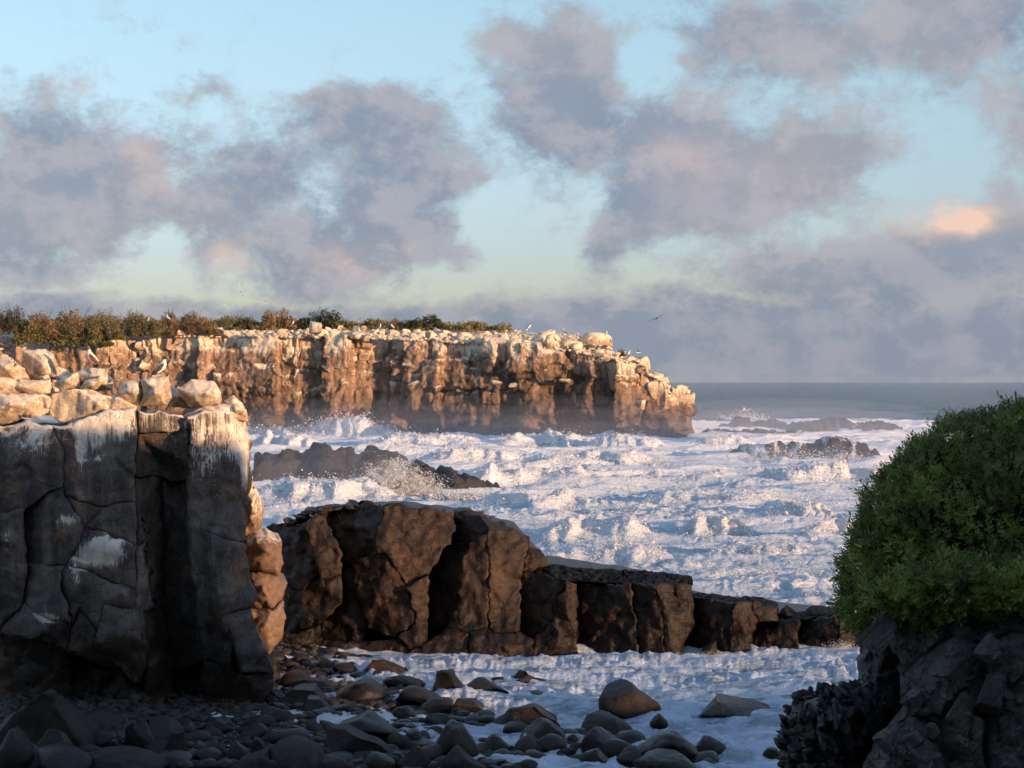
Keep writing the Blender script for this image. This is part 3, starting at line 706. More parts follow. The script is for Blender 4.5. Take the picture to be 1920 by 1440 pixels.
FARB = []
def far_blocks():
    """jointed blocks and columns standing out of the far face; loose boulders on its top"""
    rs = np.random.RandomState(4); shapes = []
    for k in range(16):
        v, f = rock_shape(100 + k, 3, 6, .75, 1.0, 1.0, .03, box=True)
        gu = np.clip(.30 + .55 * v[:, 2] + .15 * rs.rand(), 0, 1)
        shapes.append(mesh('block', v, f, {'guano': gu, 'wet': v[:, 2] * 0}, smooth=False)); shapes[-1].materials.append(M_block)
    vis = np.where((fpx > -88) & (fpx < 27.3))[0]
    # columns along the edge and blocks lower down
    n = 0
    for q in range(190):
        i = rs.choice(vis); x, y, zt = fpx[i], fpy[i], fzt[i]
        up = rs.rand() < .85
        if 3 < x < 15 and rs.rand() < .75: continue
        h = rs.uniform(.8, 2.8) if up else rs.uniform(.5, 1.3)
        wd = rs.uniform(.6, 1.4)
        z = zt - h * rs.uniform(.2, 1.0) if up else rs.uniform(.42, .85) * zt
        off = float(fc_offset(np.array([[fs[i]]]), np.array([[z]]), np.array([[x]]), np.array([[zt]]))[0][0, 0])
        o = link('block', shapes[rs.randint(16)], None, far_root)
        o.location = (x + fnx[i] * (off - .25), y + fny[i] * (off - .25), z); o.scale = (wd, wd * .9, h); o.rotation_euler = (rs.uniform(-.15, .15), rs.uniform(-.15, .15), rs.uniform(0, 6.3))
        n += 1
    # benches of pale blocks seen low on the face
    for (px, pyy, w, hh) in ((930, 718, 22, 10), (962, 722, 18, 9), (1060, 714, 18, 9), (1180, 735, 24, 8)):
        d = 334 if px > 900 else 343
        p = P(px, pyy, d + .3); o = link('block', shapes[rs.randint(16)], None, far_root)
        o.location = p; o.scale = (w * .5 / F * d, 1.3, hh * .5 / F * d); o.rotation_euler = (0, rs.uniform(-.1, .1), rs.uniform(-.4, .4))
    boul = []; vis2 = np.where((fpx > -28) & (fpx < 17))[0]
    for k in range(10):
        v, f = rock_shape(200 + k, 3, 8, .62, .95, 1.0, .03, box=True)
        gu = np.clip(.62 + .35 * v[:, 2], 0, 1)
        boul.append(mesh('boulder', v, f, {'guano': gu, 'wet': v[:, 2] * 0}, smooth=False)); boul[-1].materials.append(M_block)
    def put(x, y, z, sz, lab, grp, flat=.75):
        o = link('boulder', boul[rs.randint(10)]); o.location = (x, y, z + sz * flat * .45)
        o.scale = (sz * rs.uniform(.8, 1.25), sz * rs.uniform(.8, 1.2), sz * flat * rs.uniform(.75, 1.25)); o.rotation_euler = (rs.uniform(-.35, .35), rs.uniform(-.35, .35), rs.uniform(0, 6.3))
        return tag(o, lab, 'boulder', grp)
    cnt = 0
    while cnt < 290:
        i = rs.choice(vis) if rs.rand() < .5 else rs.choice(vis2); bk = abs(rs.normal(0, 5.5)) + .2
        x, y = fpx[i] - fnx[i] * bk, fpy[i] - fny[i] * bk
        if x > 16.5 and bk > 6: continue
        z = float(max(top_z(x, y, np.interp(x, FC_X[:11], FC_Y[:11])), fzt[i] - .3 if bk < 1.5 else -9))
        FARB.append((put(x, y, z, rs.choice([.35, .45, .6, .8, 1.0], p=[.3, .28, .22, .14, .06]), '', 'boulders along the far clifftop'), x, y, z)); cnt += 1
    big = [(1118, 635, 33, 12, 'broad flat-topped pale boulder overhanging the far clifftop at its outer corner'), (1035, 641, 18, 15, 'upright pale boulder near the outer end of the far clifftop'), (1070, 645, 20, 11, 'squarish pale boulder right of the upright one on the far clifftop'),
           (592, 614, 13, 13, 'cream diamond-shaped boulder standing on edge on the far clifftop'), (1206, 684, 10, 17, 'upright cream block on the stepped end of the far cliff'), (1188, 694, 26, 13, 'grey streaked block below the upright one on the stepped cliff end'),
           (1230, 708, 13, 10, 'golden block on the stair of rocks at the cliff end, above the sea horizon'), (1245, 716, 10, 10, 'small golden block at the lip of the stepped cliff end'), (1241, 738, 20, 8, 'low golden slab on the lowest bench of the cliff end'), (1222, 741, 12, 9, 'small pale block on the lowest bench of the cliff end'),
           (1268, 747, 20, 7, 'pale flat slab on the tip of the low bench, over the water')]
    for (px, pyy, w, hh, lab) in big:
        d = 337.0; p = P(px, pyy, d); o = link('boulder', boul[rs.randint(10)]); o.location = p
        o.scale = (w / F * d, 1.2, hh / F * d); o.rotation_euler = (0, rs.uniform(-.12, .12), rs.uniform(-.3, .3)); tag(o, lab, 'boulder')
far_blocks()

# ------------------------------------------------------------------ near cliff (left)
WB = [(190, 1038, 50, 30, 1.1), (126, 975, 26, 14, .75), (85, 1158, 34, 12, .85), (142, 1082, 12, 34, .55), (178, 810, 30, 42, .44), (72, 820, 24, 40, .40),
      (440, 835, 34, 50, .35), (458, 880, 8, 60, .75), (15, 1010, 22, 50, .45), (150, 850, 12, 60, .42), (380, 870, 40, 70, .38), (228, 800, 18, 30, .32), (430, 1190, 12, 30, .45), (400, 1060, 6, 40, .35)]
def near_attr(px, py, V):
    g = .20 * (1 - sstep(py + 18 * fbm2(px / 25, px * 0, 3), 775, 840)) + .30 * (1 - sstep(py + 40 * fbm2(px / 16, px * 0 + 4, 3), 800, 930))
    for (a, b, rx, ry, w) in WB: g = g + w * np.exp(-((px - a) / rx) ** 2 - ((py - b) / ry) ** 2)
    wet = .25 * sstep(py, 850, 1000) + .9 * sstep(py + 26 * fbm2(px / 40, py / 40, 3), 1060, 1260)
    return {'guano': np.clip(g, 0, 1.2), 'wet': np.clip(wet, 0, 1.1)}
def top_attr(px, py, V):
    g = .42 + .35 * fbm2(px / 16, py / 12, 3)
    return {'guano': np.clip(g, .1, 1), 'wet': px * 0}
NC = {
 'upper_left': [(-70, 800, 57.5), (25, 796, 57.2), (51, 790, 57.1), (96, 799, 57), (120, 848, 56.9), (118, 910, 56.8), (79, 932, 56.9), (47, 952, 57.2), (17, 961, 57.4), (-70, 955, 57.6)],
 'upper_mid': [(96, 799, 57), (140, 792, 57), (204, 770, 57.1), (258, 768, 57.3), (255, 815, 57.1), (254, 944, 56.9), (192, 951, 56.7), (157, 944, 56.7), (125, 928, 56.8), (118, 910, 56.8), (120, 848, 56.9)],
 'left_pillar': [(-70, 955, 57.6), (17, 961, 57.3), (47, 952, 57.1), (50, 1034, 57.1), (52, 1056, 57.2), (45, 1130, 57.4), (0, 1180, 57.6), (-70, 1190, 57.8)],
 'c4': [(47, 952, 57.9), (79, 932, 57.1), (118, 912, 56.8), (125, 930, 56.8), (157, 987, 56.7), (147, 1021, 56.7), (122, 1060, 56.8), (98, 1060, 56.9), (52, 1056, 57.8), (50, 1034, 57.9)],
 'c5': [(125, 928, 56.8), (157, 944, 56.7), (192, 951, 56.65), (184, 967, 56.6), (157, 987, 56.65)],
 'c6': [(192, 951, 56.65), (254, 944, 56.8), (254, 1025, 56.8), (204, 1002, 56.6), (157, 987, 56.65), (184, 967, 56.6)],
 'c7': [(157, 987, 56.7), (204, 1002, 56.55), (254, 1025, 56.8), (255, 1108, 56.8), (183, 1076, 56.4), (162, 1069, 56.5), (122, 1060, 56.8), (147, 1021, 56.7)],
 'c8': [(52, 1056, 57.6), (98, 1060, 56.9), (122, 1060, 56.8), (113, 1070, 56.7), (116, 1101, 56.6), (128, 1144, 56.6), (134, 1171, 56.7), (100, 1165, 56.6), (60, 1145, 57.0), (45, 1130, 57.6)],
 'c9': [(122, 1060, 56.8), (162, 1069, 56.6), (183, 1076, 56.5), (255, 1108, 56.8), (253, 1140, 56.7), (198, 1134, 56.4), (183, 1171, 56.4), (180, 1183, 56.4), (153, 1140, 56.6), (134, 1171, 56.8), (128, 1144, 56.8), (116, 1101, 56.8), (113, 1070, 56.8)],
 'c10': [(198, 1134, 56.4), (253, 1140, 56.6), (269, 1147, 56.8), (276, 1195, 56.8), (276, 1244, 56.9), (262, 1285, 57.2), (230, 1262, 57.0), (220, 1238, 56.7), (177, 1210, 56.4), (180, 1183, 56.4), (183, 1171, 56.4)],
 'c11': [(153, 1140, 56.7), (180, 1183, 56.6), (177, 1210, 56.6), (220, 1238, 56.8), (230, 1258, 57.0), (175, 1242, 57.0), (125, 1222, 57.0), (134, 1171, 56.9)],
 'c12': [(45, 1130, 57.5), (60, 1145, 57.0), (100, 1165, 56.6), (134, 1171, 56.8), (125, 1222, 57.0), (61, 1200, 56.8), (-2, 1184, 57.5)],
 'c13': [(-70, 1186, 57.9), (-2, 1184, 57.8), (61, 1198, 57.7), (125, 1220, 57.9), (140, 1300, 58.6), (60, 1330, 58.2), (-70, 1320, 58.0)],
 'red_strip': [(254, 1025, 57.0), (272, 1012, 57.2), (272, 1065, 57.1), (283, 1100, 57.0), (290, 1140, 57.2), (269, 1147, 56.9), (253, 1140, 56.7), (255, 1108, 56.8)],
 'wedge': [(262, 772, 57.6), (345, 776, 57.5), (354, 790, 57.4), (352, 806, 57.5), (257, 815, 57.7)],
 'lit_panel': [(257, 815, 58.0), (352, 806, 57.7), (356, 870, 57.9), (354, 900, 58.3), (335, 900, 58.7), (254, 892, 58.3)],
 'recess_left': [(254, 890, 58.3), (300, 895, 58.8), (310, 1020, 59.4), (305, 1150, 59.4), (290, 1140, 58.4), (283, 1100, 58), (272, 1065, 57.8), (272, 1012, 57.6), (254, 1025, 57.5), (254, 944, 57.6)],
 'recess_right': [(300, 895, 58.9), (335, 900, 59.3), (356, 900, 58.6), (351, 985, 58.8), (356, 1000, 58.6), (357, 1076, 58.6), (366, 1107, 58.6), (373, 1183, 58.6), (379, 1238, 58.6), (330, 1260, 59.4), (305, 1150, 59.6), (310, 1020, 59.6)],
 'recess_foot': [(269, 1147, 57.3), (290, 1140, 57.6), (305, 1150, 58.8), (330, 1260, 59.0), (315, 1330, 58.8), (270, 1320, 58.2), (276, 1244, 57.6), (276, 1195, 57.4)],
 'column_top': [(354, 783, 57.2), (380, 775, 57.3), (420, 768, 57.5), (461, 772, 58.6), (467, 807, 58.5), (472, 859, 58.5), (470, 900, 58.5), (461, 985, 58.3), (461, 1020, 58.1), (426, 1011, 57.3), (391, 1001, 57.2), (350, 985, 57.6), (351, 900, 57.4), (356, 830, 57.2)],
 'column_left': [(350, 985, 57.6), (391, 1001, 57.2), (400, 1055, 57.0), (406, 1128, 57.0), (409, 1153, 57.0), (428, 1171, 57.0), (437, 1211, 57.1), (430, 1246, 57.3), (379, 1238, 57.6), (373, 1183, 57.6), (366, 1107, 57.6), (357, 1076, 57.6)],
 'column_right': [(391, 1001, 57.2), (426, 1011, 57.2), (461, 1020, 58.0), (461, 1040, 58.0), (470, 1092, 58.0), (484, 1122, 58.2), (470, 1138, 57.9), (409, 1153, 57.1), (406, 1128, 57.0), (400, 1055, 57.0)],
 'column_foot': [(409, 1153, 57.1), (470, 1138, 57.9), (480, 1183, 57.9), (501, 1220, 58.0), (516, 1262, 58.2), (450, 1264, 57.4), (437, 1211, 57.1), (428, 1171, 57.0)],
 'column_base': [(379, 1238, 57.9), (430, 1246, 57.6), (450, 1264, 57.7), (516, 1262, 58.3), (516, 1283, 58.4), (500, 1310, 58.4), (488, 1350, 58.6), (440, 1352, 58.5), (385, 1330, 58.6)],
}
INN = {'column_top': [(437, 850, 57.6), (437, 950, 57.9)], 'upper_left': [(60, 860, 56.7)], 'c7': [(195, 1035, 56.2)], 'c9': [(215, 1112, 56.3), (150, 1105, 56.5)], 'c10': [(235, 1190, 56.2)], 'c12': [(80, 1180, 56.5)], 'c4': [(110, 1000, 56.5)]}
def near_cliff():
    root = empty('basalt_cliff', (-10, 58, 0), 'tall dark jointed basalt cliff with whitewash stains, nearest on the left side of the cove', 'cliff')
    for k, (nm, pts) in enumerate(NC.items()):
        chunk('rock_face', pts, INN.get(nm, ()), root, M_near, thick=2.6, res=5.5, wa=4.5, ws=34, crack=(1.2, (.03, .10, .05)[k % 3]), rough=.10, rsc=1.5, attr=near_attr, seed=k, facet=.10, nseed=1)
    # body of the cliff behind the joint blocks
    core = [(-90, 800, 60.4), (100, 792, 60.4), (255, 785, 60.4), (350, 790, 60.4), (440, 800, 60.3), (446, 900, 60.3), (440, 1000, 60.3), (450, 1100, 60.3), (475, 1240, 60.4), (485, 1360, 60.4), (200, 1400, 60.4), (-90, 1400, 60.4)]
    chunk('rock_core', core, (), root, M_near, thick=14, res=16, wa=3, crack=(6, .2), rough=.3, attr=near_attr, seed=91)
    # rubble-like dark foot under the overhang
    foot = [(120, 1225, 58.9), (230, 1262, 58.3), (275, 1300, 58.2), (385, 1320, 58.6), (400, 1352, 58.2), (300, 1375, 57.6), (180, 1372, 57.8), (110, 1330, 58.8)]
    chunk('rock_foot', foot, [(250, 1330, 57.6), (170, 1300, 58.9)], root, M_near, thick=2.5, res=5, wa=4, crack=(6, .2), rough=.35, rsc=2.2, attr=near_attr, seed=92, facet=.3)
    # sunlit outcrop seen past the right edge of the cliff
    L = [([(450, 880, 62.8), (472, 893, 62.6), (484, 925, 62.4), (494, 955, 62.6), (491, 985, 62.7), (478, 1004, 62.6), (450, 1010, 62.8)], [(474, 950, 62.0)]),
         ([(450, 1010, 62.7), (478, 1002, 62.5), (505, 1003, 62.4), (528, 1014, 62.5), (531, 1058, 62.8), (520, 1080, 62.8), (490, 1072, 62.5), (450, 1070, 62.8)], [(500, 1030, 61.8), (515, 1045, 62.2)]),
         ([(450, 1072, 62.8), (490, 1074, 62.4), (522, 1082, 62.5), (538, 1092, 62.8), (531, 1124, 62.8), (510, 1142, 62.4), (450, 1140, 62.8)], [(495, 1105, 61.9)]),
         ([(450, 1140, 62.8), (510, 1144, 62.3), (532, 1126, 62.6), (536, 1160, 62.8), (528, 1196, 62.8), (505, 1226, 62.8), (450, 1226, 62.8)], [(500, 1175, 61.9)])]
    for k, (pts, inn) in enumerate(L):
        chunk('rock_block', pts, inn, root, M_neartop2, thick=3.0, res=4, wa=2.5, ws=18, crack=(4, .22), rough=.12, rsc=1.6, attr=lambda a, b, V: {'guano': np.clip(.5 * (1 - sstep(b, 950, 1060)) + .05, 0, 1), 'wet': a * 0}, seed=60 + k, facet=.22)
    return root
M_neartop2 = rock_mat('outcrop_rock', (.26, .165, .11), (.20, .13, .09), (.30, .22, .16), 1.5, guano=GU, crack=.4, bump=.6, bdist=.05, wet=True)
near_root = near_cliff()

def auto(pts, d, bul=.6, seed=0, n=2):
    """loose boulder from its outline: rim at depth d, one or two ridge points standing nearer"""
    rs = np.random.RandomState(seed); a = np.array(pts, float); c = a.mean(0); r = np.ptp(a, axis=0) / 2
    inn = [(c[0] + rs.uniform(-.35, .35) * r[0], c[1] + rs.uniform(-.35, .2) * r[1], d - bul * rs.uniform(.7, 1.1)) for _ in range(n)]
    return [(x, y, d + rs.uniform(-.12, .12)) for x, y in pts], inn
TOPR = [
 ('slab', [(-70, 740), (0, 737), (82, 739), (99, 743), (92, 772), (76, 783), (41, 783), (17, 795), (-70, 798)], 57.3, .55, 1.6, 'thick golden slab at the left end of the near clifftop, jutting over the shaded face'),
 ('slab', [(-70, 700), (0, 706), (44, 712), (96, 713), (98, 741), (40, 740), (-70, 740)], 58.0, .25, 2.5, 'broad sloping pale slab lying behind the thick golden one on the near clifftop'),
 ('slab', [(96, 741), (114, 734), (146, 729), (175, 731), (193, 740), (222, 745), (248, 757), (258, 764), (254, 770), (204, 771), (175, 785), (140, 794), (112, 793), (93, 777)], 57.3, .55, 1.8, 'long low golden slab in the middle of the near clifftop, left of the dark cleft'),
 ('boulder', [(217, 747), (228, 716), (265, 711), (268, 740), (262, 760), (235, 757)], 57.5, .45, .9, 'left half of the split boulder under the right-hand perched booby'),
 ('boulder', [(266, 711), (300, 705), (316, 708), (323, 745), (312, 761), (261, 762), (269, 738)], 57.3, .6, 1.1, 'streaked right half of the split boulder on which a booby perches'),
 ('boulder', [(333, 730), (359, 710), (402, 715), (415, 737), (415, 759), (379, 766), (360, 765), (341, 747)], 57.9, .65, 1.3, 'rounded white-streaked boulder right of the split one on the near clifftop'),
 ('boulder', [(312, 730), (325, 722), (345, 742), (366, 766), (318, 764)], 58.7, .3, .9, 'dark shaded wedge of rock between two bright boulders on the near clifftop'),
 ('boulder', [(420, 752), (437, 741), (455, 756), (466, 786), (440, 782), (418, 772)], 58.2, .4, 1.0, 'small golden boulder at the right corner of the near clifftop'),
 ('slab', [(345, 778), (383, 762), (425, 757), (461, 768), (466, 790), (420, 786), (356, 792)], 57.6, .3, 1.6, 'sloping pale cap slab on the right corner column of the near cliff'),
 ('boulder', [(142, 722), (147, 696), (165, 688), (195, 692), (212, 712), (211, 732), (175, 733)], 58.6, .5, 1.3, 'yellowish boulder under the left-hand perched brown booby'),
 ('boulder', [(146, 732), (160, 713), (193, 704), (201, 712), (182, 731)], 57.9, .35, .7, 'small tilted brown block leaning against the yellowish boulder on the near clifftop'),
 ('boulder', [(98, 711), (112, 713), (127, 702), (147, 697), (151, 728), (128, 735), (112, 737)], 58.1, .45, 1.0, 'angular grey block with one pale face, left of the yellowish boulder'),
 ('boulder', [(40, 684), (43, 657), (85, 654), (101, 665), (111, 688), (130, 697), (146, 702), (113, 716), (58, 712)], 59.4, .7, 1.8, 'large grey streaked boulder behind the others at the left of the near clifftop'),
 ('boulder', [(-30, 676), (0, 663), (14, 665), (35, 683), (46, 691), (54, 709), (30, 715), (-30, 712)], 58.4, .6, 1.5, 'blunt boulder with a bright right face at the far left edge, under the cropped booby'),
 ('boulder', [(204, 745), (217, 738), (228, 752), (215, 764), (200, 758)], 57.7, .25, .5, 'small grey wedge lying in the notch beside the split boulder'),
 ('boulder', [(96, 722), (110, 728), (116, 740), (100, 742)], 57.9, .2, .4, 'tiny golden stone in the gap above the thick golden slab'),
 ('boulder', [(72, 705), (90, 702), (96, 712), (76, 714)], 58.3, .2, .4, 'small flat golden stone lying on the broad sloping slab'),
]
for k, (nm, pts, d, bul, th, lab) in enumerate(TOPR):
    a, inn = auto(pts, d + .35, bul, 300 + k, 3)
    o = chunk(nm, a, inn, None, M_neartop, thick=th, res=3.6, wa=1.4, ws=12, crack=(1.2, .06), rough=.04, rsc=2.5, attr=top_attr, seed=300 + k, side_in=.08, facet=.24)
    tag(o, lab, 'slab' if nm == 'slab' else 'boulder')

# ------------------------------------------------------------------ natural rock wall across the cove
def wall_attr(px, py, V):
    wet = sstep(py + 16 * fbm2(px / 30, py / 30, 3), 1090, 1210)
    wet = np.maximum(wet, .5 * (px > 985))
    return {'guano': px * 0, 'wet': .8 * wet}
MW = [
 # dome: alternating faces turned to and from the sun
 [(494, 997, 76.0), (506, 983, 75.8), (540, 979, 75.0), (570, 985, 73.6), (586, 1030, 72.9), (601, 1070, 72.5), (568, 1108, 73.0), (528, 1096, 74.6), (505, 1050, 75.6)],
 [(570, 985, 73.4), (593, 962, 73.6), (612, 975, 73.4), (628, 1007, 72.9), (642, 1045, 72.6), (639, 1076, 72.6), (603, 1088, 72.4), (586, 1030, 72.8)],
 [(593, 960, 75.2), (593, 950, 75.3), (619, 950, 75.2), (661, 945, 74.8), (690, 943, 74.3), (722, 948, 73.3), (706, 1000, 72.6), (704, 1030, 72.5), (660, 1060, 73.6), (642, 1045, 74.0), (628, 1007, 74.4)],
 [(722, 948, 72.9), (758, 950, 73.0), (800, 953, 73.1), (851, 961, 73.3), (855, 985, 73.0), (848, 1010, 72.7), (806, 1074, 72.1), (764, 1100, 71.9), (725, 1042, 72.0), (704, 1030, 72.2), (706, 1000, 72.4)],
 [(704, 1030, 72.6), (725, 1042, 72.3), (764, 1100, 72.0), (780, 1168, 71.5), (740, 1195, 71.6), (690, 1180, 72.4), (672, 1120, 73.0), (660, 1060, 73.4)],
 [(764, 1100, 71.8), (806, 1074, 72.0), (804, 1170, 71.5), (800, 1205, 71.2), (770, 1215, 71.2), (745, 1195, 71.5), (780, 1168, 71.4)],
 [(848, 1010, 74.6), (872, 1020, 73.6), (880, 1040, 73.0), (858, 1081, 72.8), (860, 1126, 72.6), (838, 1175, 72.3), (803, 1172, 73.6), (806, 1074, 74.3)],
 [(855, 968, 74.4), (871, 960, 74.2), (897, 961, 73.8), (913, 985, 72.8), (913, 1000, 72.6), (880, 1020, 73.4), (850, 1010, 74.4)],
 [(880, 1018, 72.8), (913, 998, 72.6), (918, 1068, 72.1), (914, 1176, 71.6), (880, 1185, 71.5), (838, 1180, 71.9), (860, 1126, 72.2), (858, 1081, 72.4)],
 [(913, 985, 72.7), (897, 963, 73.6), (926, 977, 73.2), (964, 990, 73.0), (990, 1007, 73.0), (993, 1019, 72.9), (978, 1071, 72.5), (975, 1184, 71.6), (932, 1190, 71.5), (916, 1176, 71.7), (918, 1068, 72.0), (913, 1000, 72.5)],
 [(993, 1019, 73.4), (1026, 1045, 73.6), (1033, 1059, 73.5), (1010, 1067, 73.2), (977, 1073, 72.7)],
 [(528, 1096, 74.4), (568, 1108, 73.2), (601, 1070, 72.9), (603, 1088, 72.5), (639, 1076, 72.7), (645, 1130, 72.3), (600, 1170, 72.2), (560, 1190, 72.6), (530, 1195, 73.4)],
 [(639, 1076, 74.0), (660, 1060, 73.8), (672, 1120, 73.2), (690, 1180, 72.6), (680, 1205, 72.4), (600, 1200, 73.6), (600, 1170, 73.8), (645, 1130, 74.0)],
 [(515, 1190, 72.6), (560, 1188, 72.4), (600, 1172, 72.5), (605, 1200, 72.2), (680, 1204, 72.0), (745, 1196, 71.7), (775, 1216, 71.4), (770, 1232, 71.2), (650, 1240, 71.6), (515, 1235, 72.2)],
 [(770, 1215, 71.4), (800, 1204, 71.4), (838, 1178, 71.9), (880, 1184, 71.5), (878, 1235, 70.8), (800, 1240, 70.9), (768, 1236, 71.2)],
 [(880, 1184, 71.5), (914, 1176, 71.6), (934, 1190, 71.4), (975, 1184, 71.4), (1000, 1196, 71.2), (1000, 1232, 70.7), (930, 1236, 70.6), (878, 1238, 70.8)],
 # blocks stepping down to the right
 [(977, 1071, 73.4), (1020, 1078, 72.4), (1063, 1088, 71.2), (1058, 1108, 71.3), (1043, 1115, 71.5), (1045, 1150, 71.3), (1012, 1192, 72.0), (975, 1186, 73.0)],
 [(1063, 1088, 71.1), (1082, 1094, 71.3), (1082, 1210, 71.2), (1067, 1170, 71.0), (1045, 1150, 71.3), (1043, 1115, 71.3), (1058, 1108, 71.1)],
 [(1000, 1196, 71.6), (1012, 1190, 71.5), (1045, 1148, 71.4), (1067, 1168, 71.0), (1083, 1208, 71.1), (1083, 1228, 70.9), (1000, 1232, 71.0)],
 [(1082, 1094, 73.4), (1130, 1096, 72.4), (1183, 1097, 71.2), (1192, 1160, 71.0), (1198, 1230, 70.7), (1140, 1228, 71.6), (1082, 1226, 72.8)],
 [(1183, 1097, 71.6), (1225, 1096, 70.7), (1243, 1137, 70.5), (1246, 1232, 70.2), (1225, 1236, 70.4), (1198, 1230, 71.0), (1192, 1160, 71.3)],
 [(1225, 1096, 70.5), (1296, 1095, 71.0), (1300, 1140, 70.9), (1300, 1172, 70.8), (1272, 1232, 70.4), (1246, 1232, 70.2), (1243, 1137, 70.4)],
 [(1296, 1120, 73.6), (1335, 1122, 72.5), (1374, 1130, 71.4), (1372, 1222, 71.0), (1300, 1228, 72.3), (1270, 1230, 72.9), (1300, 1172, 73.3)],
 [(1374, 1130, 71.2), (1407, 1128, 71.4), (1413, 1150, 71.3), (1421, 1165, 71.4), (1404, 1222, 71.1), (1372, 1222, 71.0)],
 [(1407, 1129, 71.8), (1427, 1127, 71.9), (1428, 1139, 71.8), (1458, 1140, 72.2), (1459, 1164, 71.8), (1421, 1166, 71.6), (1413, 1150, 71.6)],
 [(1421, 1165, 73.0), (1460, 1163, 72.2), (1497, 1162, 71.5), (1497, 1222, 71.2), (1404, 1224, 72.2)],
 [(1503, 1166, 73.0), (1540, 1157, 72.2), (1572, 1151, 71.4), (1572, 1224, 71.2), (1503, 1228, 72.2)],
 [(1572, 1151, 71.4), (1640, 1150, 72.4), (1640, 1224, 72.4), (1572, 1224, 71.2)],
]
MTOP = [  # flat wet tops of the stepping blocks: front edge then back edge
 [(975, 1073, 73.0), (1063, 1090, 71.3), (1130, 1096, 71.6), (1225, 1098, 70.7), (1298, 1097, 71.1), (1298, 1083, 73.4), (1221, 1073, 74.0), (1115, 1069, 74.4), (1033, 1060, 74.8)],
 [(1296, 1124, 72.6), (1374, 1132, 71.5), (1390, 1130, 72.0), (1385, 1122, 73.4), (1340, 1116, 73.8), (1296, 1113, 74.0)],
]
MTOP2 = [
 [(1374, 1133, 71.4), (1407, 1131, 71.5), (1428, 1141, 71.9), (1458, 1143, 72.2), (1459, 1133, 74.5), (1428, 1122, 74.6), (1390, 1121, 74.4)],
 [(1421, 1168, 72.4), (1497, 1165, 71.6), (1540, 1160, 72.0), (1600, 1153, 71.9), (1600, 1143, 74.6), (1500, 1150, 74.8), (1456, 1152, 74.6)],
]
MPK = [([(1456, 1164), (1462, 1150), (1472, 1143), (1484, 1150), (1497, 1163)], 73.2), ([(1496, 1164), (1510, 1150), (1520, 1143), (1545, 1144), (1568, 1150), (1575, 1160), (1540, 1166)], 73.4)]
def wall():
    root = empty('rock_wall', (2, 72, 0), 'dark brown rock wall across the cove, domed on the left and stepping down to the right in blocks', 'rock wall')
    for k, pts in enumerate(MW):
        dm = min(p[2] for p in pts); pts = [(x, y, dm + (d - dm) * (.80 if k < 16 else .74)) for x, y, d in pts]
        c = np.array(pts).mean(0)
        chunk('rock_face', pts, [(c[0], c[1], c[2] - .12)], root, M_wall, thick=4.0 if k < 16 else 2.2, drop=.10 if k < 16 else .14, res=4.2, wa=4.0, ws=20, crack=(1.4, .05), rough=.13, rsc=1.8, attr=wall_attr, seed=120 + k, facet=.17)
    chunk('rock_core', [(500, 1010, 76), (600, 960, 75.6), (720, 952, 75), (850, 966, 75), (960, 995, 75), (1020, 1060, 75), (1290, 1100, 75), (1300, 1130, 75), (1380, 1140, 75), (1600, 1166, 75), (1600, 1240, 75), (500, 1240, 75)], (), root, M_wall, thick=4.5, res=14, wa=2, rough=.3, attr=wall_attr, seed=190)
    for k, pts in enumerate(MTOP + MTOP2):
        pts = [(x, y - (3 if i < len(pts) // 2 else 0), d + .3) for i, (x, y, d) in enumerate(pts)]
        chunk('ledge_top', pts, (), root, M_wetledge, thick=.5, res=3.2, wa=2.6, ws=11, crack=(2, .02), rough=.45, rsc=3.5, attr=wall_attr, seed=200 + k, facet=.5)
    for k, (pts, d) in enumerate(MPK):
        a, inn = auto(pts, d, .6, 400 + k); chunk('rock_block', a, inn, root, M_wetledge, thick=1.5, res=3, wa=1.2, crack=(2, .05), rough=.1, rsc=2.5, attr=wall_attr, seed=210 + k, facet=.2)
    # ragged plates along the dome's skyline
    rs = np.random.RandomState(8)
    sky = [(506, 983), (540, 979), (561, 974), (577, 960), (593, 951), (619, 951), (661, 946), (680, 943), (725, 949), (758, 951), (800, 954), (851, 962), (871, 961), (897, 962), (926, 978), (964, 991), (990, 1008)]
    for k in range(34):
        i = rs.randint(len(sky) - 1); t = rs.rand(); x = sky[i][0] + (sky[i + 1][0] - sky[i][0]) * t; y = sky[i][1] + (sky[i + 1][1] - sky[i][1]) * t
        v, f = rock_shape(500 + k, 2, 9, .35, .75, 1, .1)
        o = link('rock_plate', mesh('rock_plate', v, f, {'guano': v[:, 0] * 0, 'wet': v[:, 0] * 0}, smooth=False), [M_wall], root)
        o.location = P(x, y + 2, 74.6); o.scale = (rs.uniform(.15, .42), rs.uniform(.3, .9), rs.uniform(.05, .13)); o.rotation_euler = (rs.uniform(-.2, .2), rs.uniform(-.5, .5), rs.uniform(-.5, .5))
    a, inn = auto([(1312, 1226), (1326, 1212), (1341, 1202), (1345, 1229), (1322, 1234)], 70.6, .4, 7)
    tag(chunk('boulder', a, inn, None, M_boulderlit, thick=.8, res=3, wa=1.5, crack=(2, .08), rough=.06, rsc=3, seed=215, facet=.2), 'small brown wedge-shaped rock at the foot of the tallest stepping block', 'boulder')
M_wetledge = rock_mat('wet_ledge_rock', (.024, .021, .019), (.015, .014, .013), None, 2.2, bump=1.0, bdist=.08, rough=.7, spec=.04)
wall()

